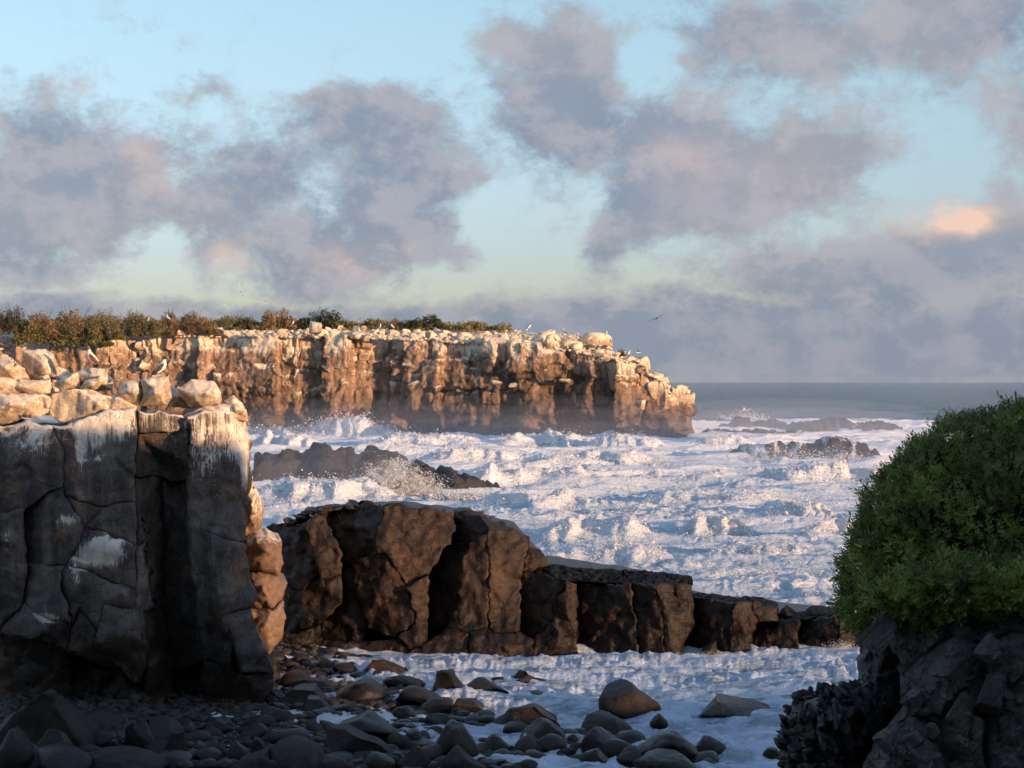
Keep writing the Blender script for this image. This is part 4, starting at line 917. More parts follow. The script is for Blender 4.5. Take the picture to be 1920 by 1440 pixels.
# ------------------------------------------------------------------ skerries
def casc(px0, px1, amt, zlo=-.5, zhi=9):
    def f(V):
        px = 960 + V[:, 0] / V[:, 1] * F
        front = 1.0
        return amt * sstep(px, px0 - 8, px0 + 8) * (1 - sstep(px, px1 - 8, px1 + 8)) * (.7 + .6 * fbm2(px / 14, V[:, 2] * .4, 3))
    return f
SK = [
 ([(488, 858), (500, 854), (547, 851), (578, 850), (581, 831), (598, 831), (616, 836), (622, 848), (660, 848), (670, 854), (687, 845), (705, 846), (733, 848), (752, 855), (766, 862)], 188, 6.0, 'long dark reef rock with a square knob, awash in front of the far cliff', None, 3.0),
 ([(764, 870), (785, 867), (801, 870), (817, 883), (833, 877), (850, 880), (857, 892), (893, 898), (920, 908), (940, 916)], 173, 4.0, 'dark reef rock sloping down to the right into the surf, beyond the big spray burst', None, 2.0),
 ([(1311, 806), (1345, 802), (1370, 796), (1377, 783), (1402, 783), (1404, 790), (1430, 789), (1450, 786), (1466, 792), (1490, 803), (1496, 808)], 396, 7.0, 'grey skerry with a square-topped knob, off the tip of the far cliff', None, 3.0),
 ([(1318, 809), (1345, 806), (1385, 810), (1420, 807), (1445, 808), (1470, 812), (1490, 809), (1515, 814), (1528, 819)], 352, 5.0, 'low grey strip of reef in front of the square-topped skerry', None, 2.0),
 ([(1478, 795), (1512, 791), (1540, 786), (1570, 784), (1590, 788), (1604, 795), (1618, 793), (1640, 790), (1655, 793), (1678, 795), (1688, 803), (1690, 812)], 382, 7.0, 'rightmost grey skerry with white water spilling down its face', casc(1525, 1615, .50), 3.0),
 ([(1375, 843), (1405, 836), (1445, 831), (1470, 838), (1500, 834), (1530, 830), (1552, 820), (1572, 818), (1592, 829), (1620, 836), (1640, 852), (1656, 868)], 245, 6.0, 'broad reef ledge with sheets of white water pouring over it, beside the green bush', casc(1380, 1608, .72), 2.5),
 ([(1262, 838), (1275, 832), (1290, 829), (1303, 834), (1314, 846)], 312, 4.0, 'small dark rock at the foot of the far cliff tip', None, 2.0),
 ([(1312, 852), (1322, 847), (1333, 846), (1342, 854), (1350, 864)], 272, 3.0, 'small dark rock in the foam right of the cliff tip', casc(1338, 1360, .5), 2.0),
 ([(1296, 793), (1312, 790), (1330, 794), (1340, 799)], 440, 5.0, 'tiny grey rock just off the far cliff tip, near the horizon sea', None, 2.0),
 ([(1296, 852), (1320, 848), (1345, 853), (1368, 847), (1392, 851), (1415, 858)], 282, 4.0, 'low broken line of dark rocks linking the cliff tip to the foaming reef ledge', casc(1330, 1420, .45), 2.5),
 ([(640, 842), (655, 838), (668, 842)], 230, 3.0, 'small dark hump of reef behind the long reef rock', None, 1.5),
]
for k, (prof, d, hw, lab, gf, wob) in enumerate(SK):
    tag(ridge('reef_rock', prof, d, -1.4, hw, M_skerry, None, step=.32, rows=34, seed=k + 1, pw=2.2, rough=.58, rsc=.75, guano=gf, wob=wob), lab, 'rock')

# ------------------------------------------------------------------ beach boulders
def fit_boulder(px0, py0, px1, py1, lab, mat, seed, d=None, planes=8, hard=.92, noise=.05, peak=None, cat='boulder', dlo=.5, dhi=.9, sub=4, group=None, deep=.9, sink=.22, name='boulder', box=False):
    d = d or row_d(py1 - 2) * .995
    v, f = rock_shape(seed, sub, planes, dlo, dhi, hard, noise, box=box, nsc=3.0)
    if peak is not None:                       # lean the summit towards the outline's highest point
        t = (peak - (px0 + px1) / 2) / ((px1 - px0) / 2); u = sstep(v[:, 2], -.9, 1.0)
        v[:, 0] = v[:, 0] * (1 - .55 * u) + t * .75 * u
        lo, hi = v.min(0), v.max(0); v = (v - (lo + hi) / 2) / ((hi - lo) / 2)
    w = (px1 - px0) / F * d / 2; hgt = (py1 - py0) / F * d; h = hgt * (1 + sink) / 2
    for _ in range(3):
        zb = max(0.0, float(beach_z(np.array([(px0 + px1) / 2 - 960.]) / F * d, np.array([d]))[0])); d = (HC - zb) * F / (py1 - 2 - HZ)
    w = (px1 - px0) / F * d / 2; hgt = (py1 - py0) / F * d; h = hgt * (1 + sink) / 2
    c = P((px0 + px1) / 2, py1, d)
    o = link(name, mesh(name, v * np.array([w, max(w, h) * deep, h]), f, {'guano': v[:, 0] * 0, 'wet': v[:, 0] * 0}), [mat])
    o.location = (c.x, c.y + w * deep * .5, c.z + hgt - h)
    return tag(o, lab, cat, group)
BO = [
 (668, 1236, 762, 1268, 'dark wedge-shaped boulder at the waterline below the left end of the rock wall', M_boulderlit, 705, 8),
 (716, 1266, 798, 1292, 'long low flat rock lapped by foam, just below the dark wedge boulder', M_boulder, 735, 6),
 (806, 1255, 882, 1308, 'tall fin-shaped dark boulder standing in the foam', M_boulder, 829, 7),
 (867, 1272, 956, 1304, 'smooth dark boulder right of the fin-shaped one', M_boulder, 900, 6),
 (741, 1287, 832, 1328, 'blunt elongated dark boulder left of the fin-shaped one', M_boulder, 760, 6),
 (847, 1309, 907, 1334, 'small pointed dark boulder in front of the smooth one', M_boulder, 866, 7),
 (979, 1297, 1046, 1314, 'thin flat rock barely above the foam, right of the smooth boulder', M_boulder, 1000, 5),
 (908, 1322, 1052, 1374, 'large low boulder with a sunlit golden right end, in the middle of the shore', M_boulderlit, 965, 7),
 (974, 1350, 1062, 1396, 'dark triangular boulder in front of the golden-ended one', M_boulder, 1010, 6),
 (810, 1354, 902, 1430, 'biggest rounded black boulder of the shore, egg-shaped', M_boulder, 850, 4),
 (751, 1368, 798, 1404, 'rounded dark boulder left of the egg-shaped one', M_boulder, 775, 5),
 (612, 1340, 748, 1398, 'long humped dark boulder left of the shore stones', M_boulder, 670, 6),
 (600, 1366, 735, 1420, 'broad tilted slab with a pale wet top among the shore boulders', M_boulder2, 640, 9),
 (729, 1325, 782, 1354, 'round dome-shaped wet boulder below the blunt elongated one', M_boulder, 752, 3),
 (1123, 1280, 1243, 1342, 'big pyramid-shaped boulder in the foam with a brown sunlit right flank', M_boulderlit, 1155, 6),
 (1083, 1338, 1190, 1376, 'low boulder with a brown lit right end, below the pyramid', M_boulderlit, 1120, 7),
 (1088, 1364, 1180, 1418, 'lumpy rounded black boulder below the low brown-ended one', M_boulder, 1120, 4),
 (1088, 1404, 1152, 1440, 'small pointed black boulder at the bottom edge, left of a rounded cluster', M_boulder, 1115, 6),
 (1150, 1401, 1212, 1444, 'rounded black boulder at the bottom edge, beside the large triangular one', M_boulder, 1185, 4),
 (1178, 1373, 1314, 1436, 'large triangular black boulder near the bottom edge', M_boulder, 1255, 6),
 (1188, 1412, 1318, 1456, 'broad black boulder cut by the bottom edge, in front of the large triangular one', M_boulder, 1240, 5),
 (1294, 1383, 1368, 1418, 'brownish low boulder right of the large triangular one', M_boulderlit, 1322, 5),
 (1310, 1311, 1462, 1350, 'flat dark ledge rock with water streaming off it, off the right shore', M_skerry, 1385, 9),
 (1218, 1339, 1254, 1364, 'small black boulder at the pyramid boulder\'s right foot', M_boulder, 1236, 5),
 (1063, 1377, 1092, 1398, 'small egg-shaped black stone left of the lumpy boulder', M_boulder, 1076, 3),
 (1308, 1424, 1356, 1446, 'small dark stone at the bottom edge near the black lava', M_boulder, 1330, 5),
 (1430, 1404, 1470, 1420, 'small brown stone awash beside the jagged black lava', M_boulderlit, 1448, 6),
 (-30, 1287, 184, 1408, 'very large smooth grey block lying at the cliff foot, lower left', M_boulder2, 60, 7),
 (-20, 1368, 66, 1446, 'rounded grey boulder in the lower left corner', M_boulder2, 20, 5),
 (52, 1393, 108, 1424, 'small rounded brownish boulder in front of the very large grey block', M_boulder2, 80, 4),
 (64, 1368, 146, 1436, 'dark upright boulder between the lower left stones', M_boulder, 100, 6),
 (118, 1408, 312, 1452, 'wide low grey boulder along the bottom edge, left of centre', M_boulder2, 220, 5),
 (303, 1364, 352, 1420, 'pale grey upright boulder with a bright right side, at the cliff foot', M_boulder2, 330, 8),
 (378, 1388, 428, 1424, 'small blue-grey dome-shaped boulder below the cliff corner', M_boulder2, 405, 4),
 (418, 1388, 474, 1432, 'dark squarish boulder below the cliff corner, right of the blue-grey dome', M_boulder, 445, 6),
 (468, 1382, 505, 1424, 'pointed grey boulder below the cliff corner', M_boulder2, 484, 8),
 (418, 1410, 516, 1450, 'broad grey slab-sided boulder at the bottom edge below the pointed one', M_boulder2, 470, 7),
 (228, 1350, 306, 1414, 'dark leaning boulder left of the pale upright one', M_boulder, 255, 7),
 (196, 1384, 236, 1418, 'small dark two-toned stone beside the leaning boulder', M_boulder, 215, 6),
 (740, 1400, 812, 1446, 'pale-topped wet boulder at the bottom edge, left of the egg-shaped one', M_boulder2, 775, 6),
 (826, 1402, 912, 1452, 'smooth wet boulder cut by the bottom edge, under the egg-shaped one', M_boulder2, 860, 4),
 (896, 1378, 958, 1416, 'rounded black boulder right of the egg-shaped one', M_boulder, 925, 4),
 (556, 1310, 640, 1345, 'dark angular boulder at the left of the shore, below the gravel', M_boulder, 590, 8),
 (620, 1275, 730, 1320, 'mound-shaped dark boulder at the upper shore', M_boulder, 690, 5),
 (520, 1290, 620, 1325, 'long dark block lying under the cliff corner', M_boulder, 560, 9),
]
for k, (a, b_, c, e, lab, mt, pk, pl) in enumerate(BO):
    fit_boulder(a, b_, c, e, lab, mt, 800 + k, planes=pl, hard=.93 if pl > 5 else .75, peak=pk, noise=.07, sub=4, box=pl >= 7)
jag = ridge('boulder', [(908, 1286), (920, 1276), (935, 1268), (950, 1270), (965, 1266), (975, 1254), (985, 1262), (1005, 1270), (1025, 1274), (1046, 1288)], 64, -.4, .9, M_boulderlit, None, step=.05, rows=26, seed=44, pw=1.3, rough=.5, rsc=2.5)
tag(jag, 'jagged crested dark rock in the foam behind the smooth boulder', 'boulder')

def brief(lab):
    """the naming words of a label, without where the thing lies"""
    w = lab.split(','); w = w[0].split(); out = []
    for t in w:
        if t in ('at', 'in', 'with', 'below', 'right', 'left', 'lapped', 'standing', 'lying', 'between', 'beside', 'among', 'along', 'near', 'barely', 'of', 'off', 'awash', 'cut', 'on', 'and', 'strewn'): break
        out.append(t)
    return ' '.join(out)
def near_label(px, py, size):
    best = min(BO, key=lambda b: math.hypot(px - (b[0] + b[2]) / 2, 1.6 * (py - (b[1] + b[3]) / 2)))
    cx, cy = (best[0] + best[2]) / 2, (best[1] + best[3]) / 2
    side = ('just left of' if px < cx else 'just right of') if abs(px - cx) > (best[2] - best[0]) * .45 else ('in front of' if py > cy else 'right behind')
    return f'{size} dark stone {side} the {brief(best[4])}'
# the many smaller stones between them
def filler():
    rs = np.random.RandomState(12); shp = []
    for k in range(14):
        v, f = rock_shape(900 + k, 3, 5, .55, .92, .85, .05); shp.append((v, f))
    mats = [M_boulder, M_boulder, M_boulder2]
    ms = {}
    def get(i, j):
        if (i, j) not in ms:
            v, f = shp[i]; ms[i, j] = mesh('stone', v, f, {'guano': v[:, 0] * 0, 'wet': v[:, 0] * 0}); ms[i, j].materials.append(mats[j])
        return ms[i, j]
    boxes = [(c[0], c[1], c[2], c[3]) for c in BO]
    pts = []; tries = 0
    while len(pts) < 420 and tries < 26000:
        tries += 1
        px, py = rs.uniform(-20, 960), rs.uniform(1238, 1446)
        lim = np.interp(py, [1238, 1300, 1350, 1400, 1446], [640, 740, 900, 1100, 1290])
        if px > lim or (px < 505 and py < 1352 + 20 * rs.rand()): continue
        sz = rs.choice([8, 12, 17, 23, 32], p=[.18, .26, .28, .18, .10]) * np.interp(py, [1240, 1380, 1440], [.75, 1.1, 1.7 if px < 900 else 1.3])
        if any(a + 4 < px < c - 4 and b_ + 6 < py < e + 4 for a, b_, c, e in boxes): continue
        if any(math.hypot(px - q[0], (py - q[1]) * 1.6) < (sz + q[2]) * .50 for q in pts): continue
        pts.append((px, py, sz))
    tries = 0; n0 = len(pts)
    while len(pts) < n0 + 75 and tries < 9000:
        tries += 1
        px, py = rs.uniform(540, 1330), rs.uniform(1345, 1446)
        if px > np.interp(py, [1345, 1400, 1446], [930, 1180, 1330]): continue
        sz = rs.choice([15, 20, 26, 34])
        if any(a + 8 < px < c - 8 and b_ + 10 < py < e + 2 for a, b_, c, e in boxes): continue
        if any(math.hypot(px - q[0], (py - q[1]) * 1.6) < (sz + q[2]) * .42 for q in pts): continue
        pts.append((px, py, sz))
    for (px, py, sz) in pts:
        d = row_d(py); x = (px - 960) / F * d
        zb = max(float(beach_z(np.array([x]), np.array([d]))[0]), -.1); d = (HC - zb) * F / (py - HZ); x = (px - 960) / F * d
        r = sz / F * d; hi = py < 1290
        o = link('stone', get(rs.randint(14), rs.randint(3))); h = r * rs.uniform(.45, .8)
        o.scale = (r * rs.uniform(.85, 1.3), r * rs.uniform(.8, 1.2), h); o.location = (x, d, zb + h * .45); o.rotation_euler = (rs.uniform(-.3, .3), rs.uniform(-.3, .3), rs.uniform(0, 6.3))
        left = px < 505
        tag(o, (('small' if sz < 11 else 'larger') + ' stone on the gravel slope ' + ('close to the near cliff foot' if px < 545 else ("under the rock wall's left end" if px < 600 else 'beside the dark wedge-shaped boulder'))) if hi and not left else near_label(px, py, 'small' if sz < 13 else ('middling' if sz < 24 else 'fair-sized')), 'stone', 'stones below the near cliff' if left else ('stones on the upper shore' if hi else 'stones between the shore boulders'))
    # gravel nobody could count
    v0, f0 = ico(1); n = 9000; V = []; Fs = []
    X = rs.uniform(-16, 2, n); Y = rs.uniform(48, 72, n); Z = beach_z(X, Y); k = Z > -.04
    X, Y, Z = X[k], Y[k], Z[k]; r = rs.uniform(.03, .11, len(X)) * rs.choice([1, 1, 1.7], len(X)); jit = 1 + .3 * rs.normal(size=(len(X), len(v0), 1)).clip(-1, 1)
    sc = np.stack([r * rs.uniform(.8, 1.4, len(r)), r * rs.uniform(.8, 1.3, len(r)), r * .65], 1)
    V = v0[None] * jit * sc[:, None] + np.stack([X, Y, Z + r * .2], 1)[:, None]
    Fa = f0[None] + (np.arange(len(X)) * len(v0))[:, None, None]
    o = link('gravel', mesh('gravel', V.reshape(-1, 3), Fa.reshape(-1, 3), smooth=True), [M_pebble]); tag(o, kind='stuff')
filler()

# ------------------------------------------------------------------ foreground lava and bush (right)
RR = [
 ([(1700, 1345, 12.5), (1780, 1330, 12.5), (1845, 1320, 12.5), (1852, 1500, 12.3), (1790, 1500, 12.3), (1750, 1400, 12.4)], M_lava),
 ([(1740, 1225, 12.7), (1790, 1190, 12.6), (1850, 1210, 12.6), (1846, 1322, 12.4), (1780, 1332, 12.3), (1700, 1347, 12.3), (1688, 1322, 12.6), (1690, 1258, 12.8)], M_lava),
 ([(1690, 1335, 12.3), (1702, 1345, 12.2), (1752, 1400, 12.1), (1795, 1500, 12.0), (1585, 1500, 12.1), (1640, 1392, 12.3)], M_lava),
 ([(1850, 1208, 12.5), (1920, 1180, 12.5), (2020, 1200, 12.5), (2020, 1500, 12.2), (1850, 1500, 12.3), (1845, 1320, 12.4)], M_lava),
 ([(1790, 1128, 12.9), (1860, 1105, 12.9), (1930, 1090, 12.9), (2020, 1080, 12.9), (2020, 1202, 12.6), (1920, 1182, 12.6), (1850, 1212, 12.6), (1790, 1192, 12.7)], M_lava),
 ([(1626, 1168, 13.3), (1690, 1136, 13.1), (1740, 1112, 13.0), (1790, 1126, 12.9), (1790, 1192, 12.7), (1740, 1227, 12.7), (1722, 1252, 12.8), (1690, 1252, 12.9), (1680, 1226, 13.0), (1655, 1190, 13.2)], M_lava),
 ([(1596, 1180, 13.9), (1650, 1176, 13.7), (1682, 1228, 13.5), (1692, 1255, 13.4), (1688, 1322, 13.2), (1660, 1345, 13.2), (1640, 1300, 13.4), (1614, 1288, 13.6), (1607, 1250, 13.7), (1612, 1215, 13.8)], M_lavadark),  # recess between the blocks, its shade put into the colour with the black rock
]
JAG = [(1462, 1500), (1470, 1440), (1461, 1402), (1470, 1352), (1482, 1322), (1500, 1306), (1520, 1302), (1545, 1292), (1562, 1288), (1580, 1284), (1612, 1283), (1642, 1292), (1664, 1332), (1642, 1384), (1604, 1440), (1590, 1500)]
def foreground():
    root = empty('lava_outcrop', (3.0, 13, 0), 'black fissured lava outcrop under the green bush, lower right corner', 'rock')
    za = lambda a, b, V: {'guano': a * 0, 'wet': a * 0}
    for k, (pts, m) in enumerate(RR):
        c = np.array(pts).mean(0)
        chunk('rock_block', pts, [(c[0] + 10, c[1] - 12, c[2] - .16)], root, m, thick=1.6, res=4.5, wa=5, ws=26, crack=(5, .10), rough=.06, rsc=7.0, attr=za, seed=600 + k, facet=.5, hard=True, slope=.30)
    slb = []
    rs = np.random.RandomState(53)
    for k in range(8):
        v, f = rock_shape(760 + k, 3, 5, .7, 1.0, 1, .05, box=True); slb.append(mesh('rock_slab', v, f, {'guano': v[:, 0] * 0, 'wet': v[:, 0] * 0}, smooth=False)); slb[-1].materials.append(M_lava)
    polys = [[(p[0], p[1]) for p in q[0]] for q in RR[:6]]; dep = [np.mean([p[2] for p in q[0]]) for q in RR[:6]]
    for k in range(48):
        j = rs.randint(6); a = np.array(polys[j])
        for _ in range(30):
            q = np.array([rs.uniform(a[:, 0].min(), min(1945, a[:, 0].max())), rs.uniform(a[:, 1].min(), 1465)])
            if inside(polys[j], q[None])[0]: break
        o = link('rock_slab', slb[rs.randint(8)], None, root); big = rs.rand() ** 2
        o.location = P(q[0], q[1], dep[j] - .10); o.scale = (.02 + .07 * big, rs.uniform(.03, .09), .03 + .12 * big * rs.uniform(.5, 1)); o.rotation_euler = (rs.uniform(-.4, .4), R(38) + rs.normal(0, .28), rs.uniform(-.7, .7))
    core = [(1660, 1210, 14.0), (1720, 1160, 13.8), (1900, 1120, 13.8), (2060, 1100, 13.8), (2300, 1200, 13.8), (2400, 3300, 13.6), (1640, 3300, 13.6), (1600, 1480, 13.6), (1650, 1400, 13.8)]
    chunk('rock_core', core, (), root, M_lava, thick=3.0, res=40, wa=6, ws=60, crack=(5, .1), rough=.2, rsc=1.5, attr=za, seed=690, slope=.30)
    jr = empty('lava_boulder', (2.05, 12.7, 0), 'jagged black spiky lava boulder at the lower right, left of the fissured outcrop', 'boulder')
    a, inn = auto([(x, y) for x, y in JAG], 13.0, .5, 5, 4)
    chunk('rock_body', a, inn, jr, M_lavadark, thick=.8, drop=.9, res=4.5, wa=4, ws=14, crack=(5, .15), rough=.10, rsc=7, attr=za, seed=640, facet=.6, hard=True, slope=.25)
    chunk('rock_base', [(1470, 1480, 13.2), (1600, 1480, 13.2), (1640, 3300, 13.0), (1430, 3300, 13.0)], (), jr, M_lavadark, thick=1.2, res=40, wa=5, rough=.15, attr=za, seed=641, slope=.25)
    chunk('rock_block', [(1590, 1330, 13.35), (1690, 1330, 13.35), (1730, 1560, 13.3), (1560, 1560, 13.3)], (), root, M_lavadark, thick=1.0, res=6, wa=5, rough=.08, rsc=8, attr=za, seed=642, slope=.3, facet=.5, hard=True)
    # splinters standing out of the boulder
    rs = np.random.RandomState(31); shp = []
    for k in range(8):
        v, f = rock_shape(700 + k, 2, 12, .3, .7, 1, .06); shp.append(mesh('splinter', v, f, {'guano': v[:, 0] * 0, 'wet': v[:, 0] * 0}, smooth=False)); shp[-1].materials.append(M_lavadark)
    poly = np.array(JAG, float)
    for k in range(190):
        if k < 70:
            i = rs.randint(1, 11); t = rs.rand(); q = poly[i] * (1 - t) + poly[i + 1] * t + rs.uniform(-3, 7, 2)
            dd = 13.0
        else:
            while True:
                q = np.array([rs.uniform(1465, 1660), rs.uniform(1285, 1490)])
                if inside(JAG, q[None])[0]: break
            dd = 12.95 - .5 * min(1, float(bdist(JAG, q[None])[0]) / 60) - .02
        o = link('splinter', shp[rs.randint(8)], None, jr)
        o.location = P(q[0], q[1], dd); o.scale = (rs.uniform(.008, .022), rs.uniform(.03, .06), rs.uniform(.02, .055)); an = math.atan2(q[0] - 1590, 1420 - q[1]); o.rotation_euler = (rs.uniform(-.5, .5), an * .8 + rs.normal(0, .4), rs.uniform(-.6, .6))
foreground()

def leaf_template(rs):
    """a leafy sprig: stem going up z, narrow fleshy leaves; unit = metres"""
    V = []; Fs = []
    L = rs.uniform(.055, .095); bend = rs.uniform(-.25, .25, 2)
    def pt(t): return np.array([bend[0] * L * t * t, bend[1] * L * t * t, L * t])
    n0 = 0
    w = .0014
    V += [pt(0) + [w, 0, 0], pt(0) - [w, 0, 0], pt(1) - [w * .5, 0, 0], pt(1) + [w * .5, 0, 0]]; Fs.append((0, 1, 2, 3)); n0 = 4
    nl = rs.randint(11, 15)
    for i in range(nl):
        t = .12 + .88 * i / (nl - 1); an = i * 2.4 + rs.uniform(-.4, .4); up = rs.uniform(.45, 1.0) * (.6 + .6 * t)
        dr = np.array([math.cos(an), math.sin(an), up]); dr /= np.linalg.norm(dr); l = rs.uniform(.026, .044) * (1.1 - .35 * t)
        sd = np.cross(dr, [0, 0, 1]); sd /= np.linalg.norm(sd) + 1e-9; wd = l * .15; b = pt(t); nrm = np.cross(sd, dr)
        V += [b, b + dr * l * .55 + sd * wd, b + dr * l + nrm * l * .1, b + dr * l * .55 - sd * wd]; Fs.append((n0, n0 + 1, n0 + 2, n0 + 3)); n0 += 4
    return np.array(V), np.array(Fs)
def rot_to(dirs, spin):
    """rotation matrices taking +z to each direction, spun about it"""
    z = dirs / np.linalg.norm(dirs, axis=1)[:, None]
    a = np.where(np.abs(z[:, 2:3]) < .9, [[0, 0, 1.0]], [[1.0, 0, 0]])
    x = np.cross(a, z); x /= np.linalg.norm(x, axis=1)[:, None]; y = np.cross(z, x)
    c, s = np.cos(spin)[:, None], np.sin(spin)[:, None]
    return np.stack([x * c + y * s, -x * s + y * c, z], 2)
LOBES = [  # px, py, rx px, rz px, depth m, half depth m
 (1915, 1000, 265, 228, 14.2, 1.0), (1790, 1010, 165, 185, 14.0, .8), (1712, 1075, 128, 118, 13.8, .6), (1706, 985, 88, 112, 13.9, .55), (1656, 1128, 74, 68, 13.6, .45),
 (1840, 900, 130, 118, 14.2, .75), (1940, 850, 120, 90, 14.3, .8), (2120, 960, 260, 230, 14.4, 1.0), (1760, 905, 80, 80, 14.1, .5), (1880, 1090, 160, 60, 13.5, .5), (1650, 1040, 42, 58, 13.75, .35), (1800, 1105, 120, 46, 12.75, .28), (1920, 1100, 110, 44, 12.65, .28), (1716, 1130, 70, 42, 12.95, .26)]
def bush():
    root = empty('coastal_shrub', P(1850, 1160, 13.9), 'dense dark green fleshy-leaved bush on the lava in the right foreground', 'bush')
    rs = np.random.RandomState(77)
    tm = [leaf_template(rs) for _ in range(7)]
    C = np.array([P(a, b, d) for a, b, _, _, d, _ in LOBES]); Rr = np.array([[rx / F * d, hd, rz / F * d] for _, _, rx, rz, d, hd in LOBES])
    P0 = []; D0 = []; n_each = [4200, 2700, 2100, 1600, 1300, 2100, 1900, 1500, 1000, 1300, 650, 1100, 1000, 600]
    for k in range(len(LOBES)):
        n = n_each[k]; u = rs.normal(size=(n * 2, 3)); u /= np.linalg.norm(u, axis=1)[:, None]
        u = u[u[:, 1] < .45][:n]; rad = 1 - np.abs(rs.normal(0, .10, len(u)))
        lump = 1 + .16 * fbm3(u * 3.4 + k * 9, 3)
        p = C[k] + u * Rr[k] * (rad * lump)[:, None]
        keep = np.ones(len(p), bool)
        for j in range(len(LOBES)):
            if j != k: keep &= (((p - C[j]) / Rr[j]) ** 2).sum(1) > .72
        nrm = u / Rr[k]; nrm /= np.linalg.norm(nrm, axis=1)[:, None]
        P0.append(p[keep]); D0.append((nrm + rs.normal(0, .5, nrm.shape) + [0, 0, .55])[keep])
    P0 = np.concatenate(P0); D0 = np.concatenate(D0)
    ks = rs.randint(0, len(tm), len(P0)); VV = []; FF = []; off = 0
    for t in range(len(tm)):
        q = np.where(ks == t)[0]; Rm = rot_to(D0[q], rs.uniform(0, 6.3, len(q))); sc = rs.uniform(.75, 1.25, len(q)) * np.where(rs.rand(len(q)) < .03, 1.6, 1.0)
        v, f = tm[t]; w = np.einsum('nij,vj->nvi', Rm, v) * sc[:, None, None] + (P0[q] - D0[q] * .02)[:, None]
        VV.append(w.reshape(-1, 3)); FF.append((f[None] + (np.arange(len(q)) * len(v))[:, None, None] + off).reshape(-1, 4)); off += len(q) * len(v)
    o = link('crown', mesh('crown', np.concatenate(VV), np.concatenate(FF), smooth=False), [M_bush], root); o['kind'] = 'stuff'
    # woody inner mass of twigs, mostly hidden: branches from the base to the lobes
    V = []; Fs = []
    base = np.array(P(1850, 1165, 13.8))
    def tube(a, b, r0, r1, seg=5, bow=.1):
        nonlocal V, Fs
        n0 = len(V); mid = (a + b) / 2 + rs.normal(0, bow, 3)
        for i in range(6):
            t = i / 5; p = (1 - t) ** 2 * a + 2 * t * (1 - t) * mid + t * t * b; r = r0 + (r1 - r0) * t
            d = b - a; d /= np.linalg.norm(d); s = np.cross(d, [.3, .8, .2]); s /= np.linalg.norm(s); u = np.cross(d, s)
            for j in range(seg):
                an = 2 * math.pi * j / seg; V.append(p + r * (math.cos(an) * s + math.sin(an) * u))
        for i in range(5):
            for j in range(seg): Fs.append((n0 + i * seg + j, n0 + i * seg + (j + 1) % seg, n0 + (i + 1) * seg + (j + 1) % seg, n0 + (i + 1) * seg + j))
    for k in range(len(LOBES)):
        tube(base + rs.normal(0, .06, 3), C[k] - [0, 0, .1], .025, .012)
        for _ in range(14):
            u = rs.normal(size=3); u /= np.linalg.norm(u); u[1] = -abs(u[1]) * .8
            tube(C[k] + rs.normal(0, .05, 3), C[k] + u * Rr[k] * .95, .010, .003)
    link('branches', mesh('branches', V, Fs), [M_bark], root)
    # solid cores with the hollows' shade put into their colour; they stop see-through light
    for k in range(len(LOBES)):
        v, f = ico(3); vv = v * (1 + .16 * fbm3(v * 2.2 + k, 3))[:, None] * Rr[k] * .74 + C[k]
        link('inner_foliage_shade', mesh('inner_foliage_shade', vv, f), [M_bushin], root)
M_bushin = plain('inner_leaf_shade', (.014, .021, .007), .9, nscale=40, bump=.6)
bush()

# ------------------------------------------------------------------ shrubs on the far plateau
def shrub(px0, px1, py0, py1, d, mat, lab, seed, group=None, n=3600, name='shrub'):
    rs = np.random.RandomState(seed); w = (px1 - px0) / F * d / 2; base = P((px0 + px1) / 2, py1, d); h = (py1 - py0) / F * d
    root = empty(name, base, lab, 'shrub', group)
    nl = 9; lx = np.linspace(-1.05, 1.05, nl) + rs.normal(0, .08, nl); pf = np.clip(1 - np.abs(lx) ** 2.2 * .75, .22, 1) * rs.uniform(.8, 1.05, nl)
    lc = np.stack([lx * w, rs.uniform(-.5, .5, nl) * w, pf * h * .42], 1); lr = np.stack([rs.uniform(.24, .40, nl) * w, rs.uniform(.3, .5, nl) * w, pf * h * .55], 1)
    k = rs.randint(0, nl, n); u = rs.normal(size=(n, 3)); u /= np.linalg.norm(u, axis=1)[:, None]
    p = lc[k] + u * lr[k] * (1 - np.abs(rs.normal(0, .30, n)))[:, None] * (1 + .15 * fbm3(u * 3 + seed, 2))[:, None]
    p = p[p[:, 2] > -.1]; n = len(p); s = rs.uniform(.09, .22, n) * min(1.25, max(.55, w / 3))
    a = rs.normal(size=(n, 3)); a /= np.linalg.norm(a, axis=1)[:, None]; b = np.cross(a, rs.normal(size=(n, 3))); b /= np.linalg.norm(b, axis=1)[:, None]
    V = np.stack([p - a * s[:, None], p + b * s[:, None] * .5, p + a * s[:, None], p - b * s[:, None] * .5], 1).reshape(-1, 3) + np.array(base)
    o = link('crown', mesh('crown', V, np.arange(n * 4).reshape(-1, 4), smooth=False), [mat], root); o['kind'] = 'stuff'
    V = []; Fs = []
    for q in range(7):
        t = rs.normal(0, .35, 2) * w; n0 = len(V)
        for (x, y, z, r) in ((0, 0, -.2, .10), (t[0] * .4, t[1] * .4, h * .4, .06), (t[0], t[1], h * rs.uniform(.8, 1.05), .02)):
            for j in range(4): V.append((base.x + x + r * math.cos(j * 1.57), base.y + y + r * math.sin(j * 1.57), base.z + z))
        for i in range(2):
            for j in range(4): Fs.append((n0 + i * 4 + j, n0 + i * 4 + (j + 1) % 4, n0 + i * 4 + 4 + (j + 1) % 4, n0 + i * 4 + 4 + j))
    link('stem', mesh('stem', V, Fs), [M_bark], root)
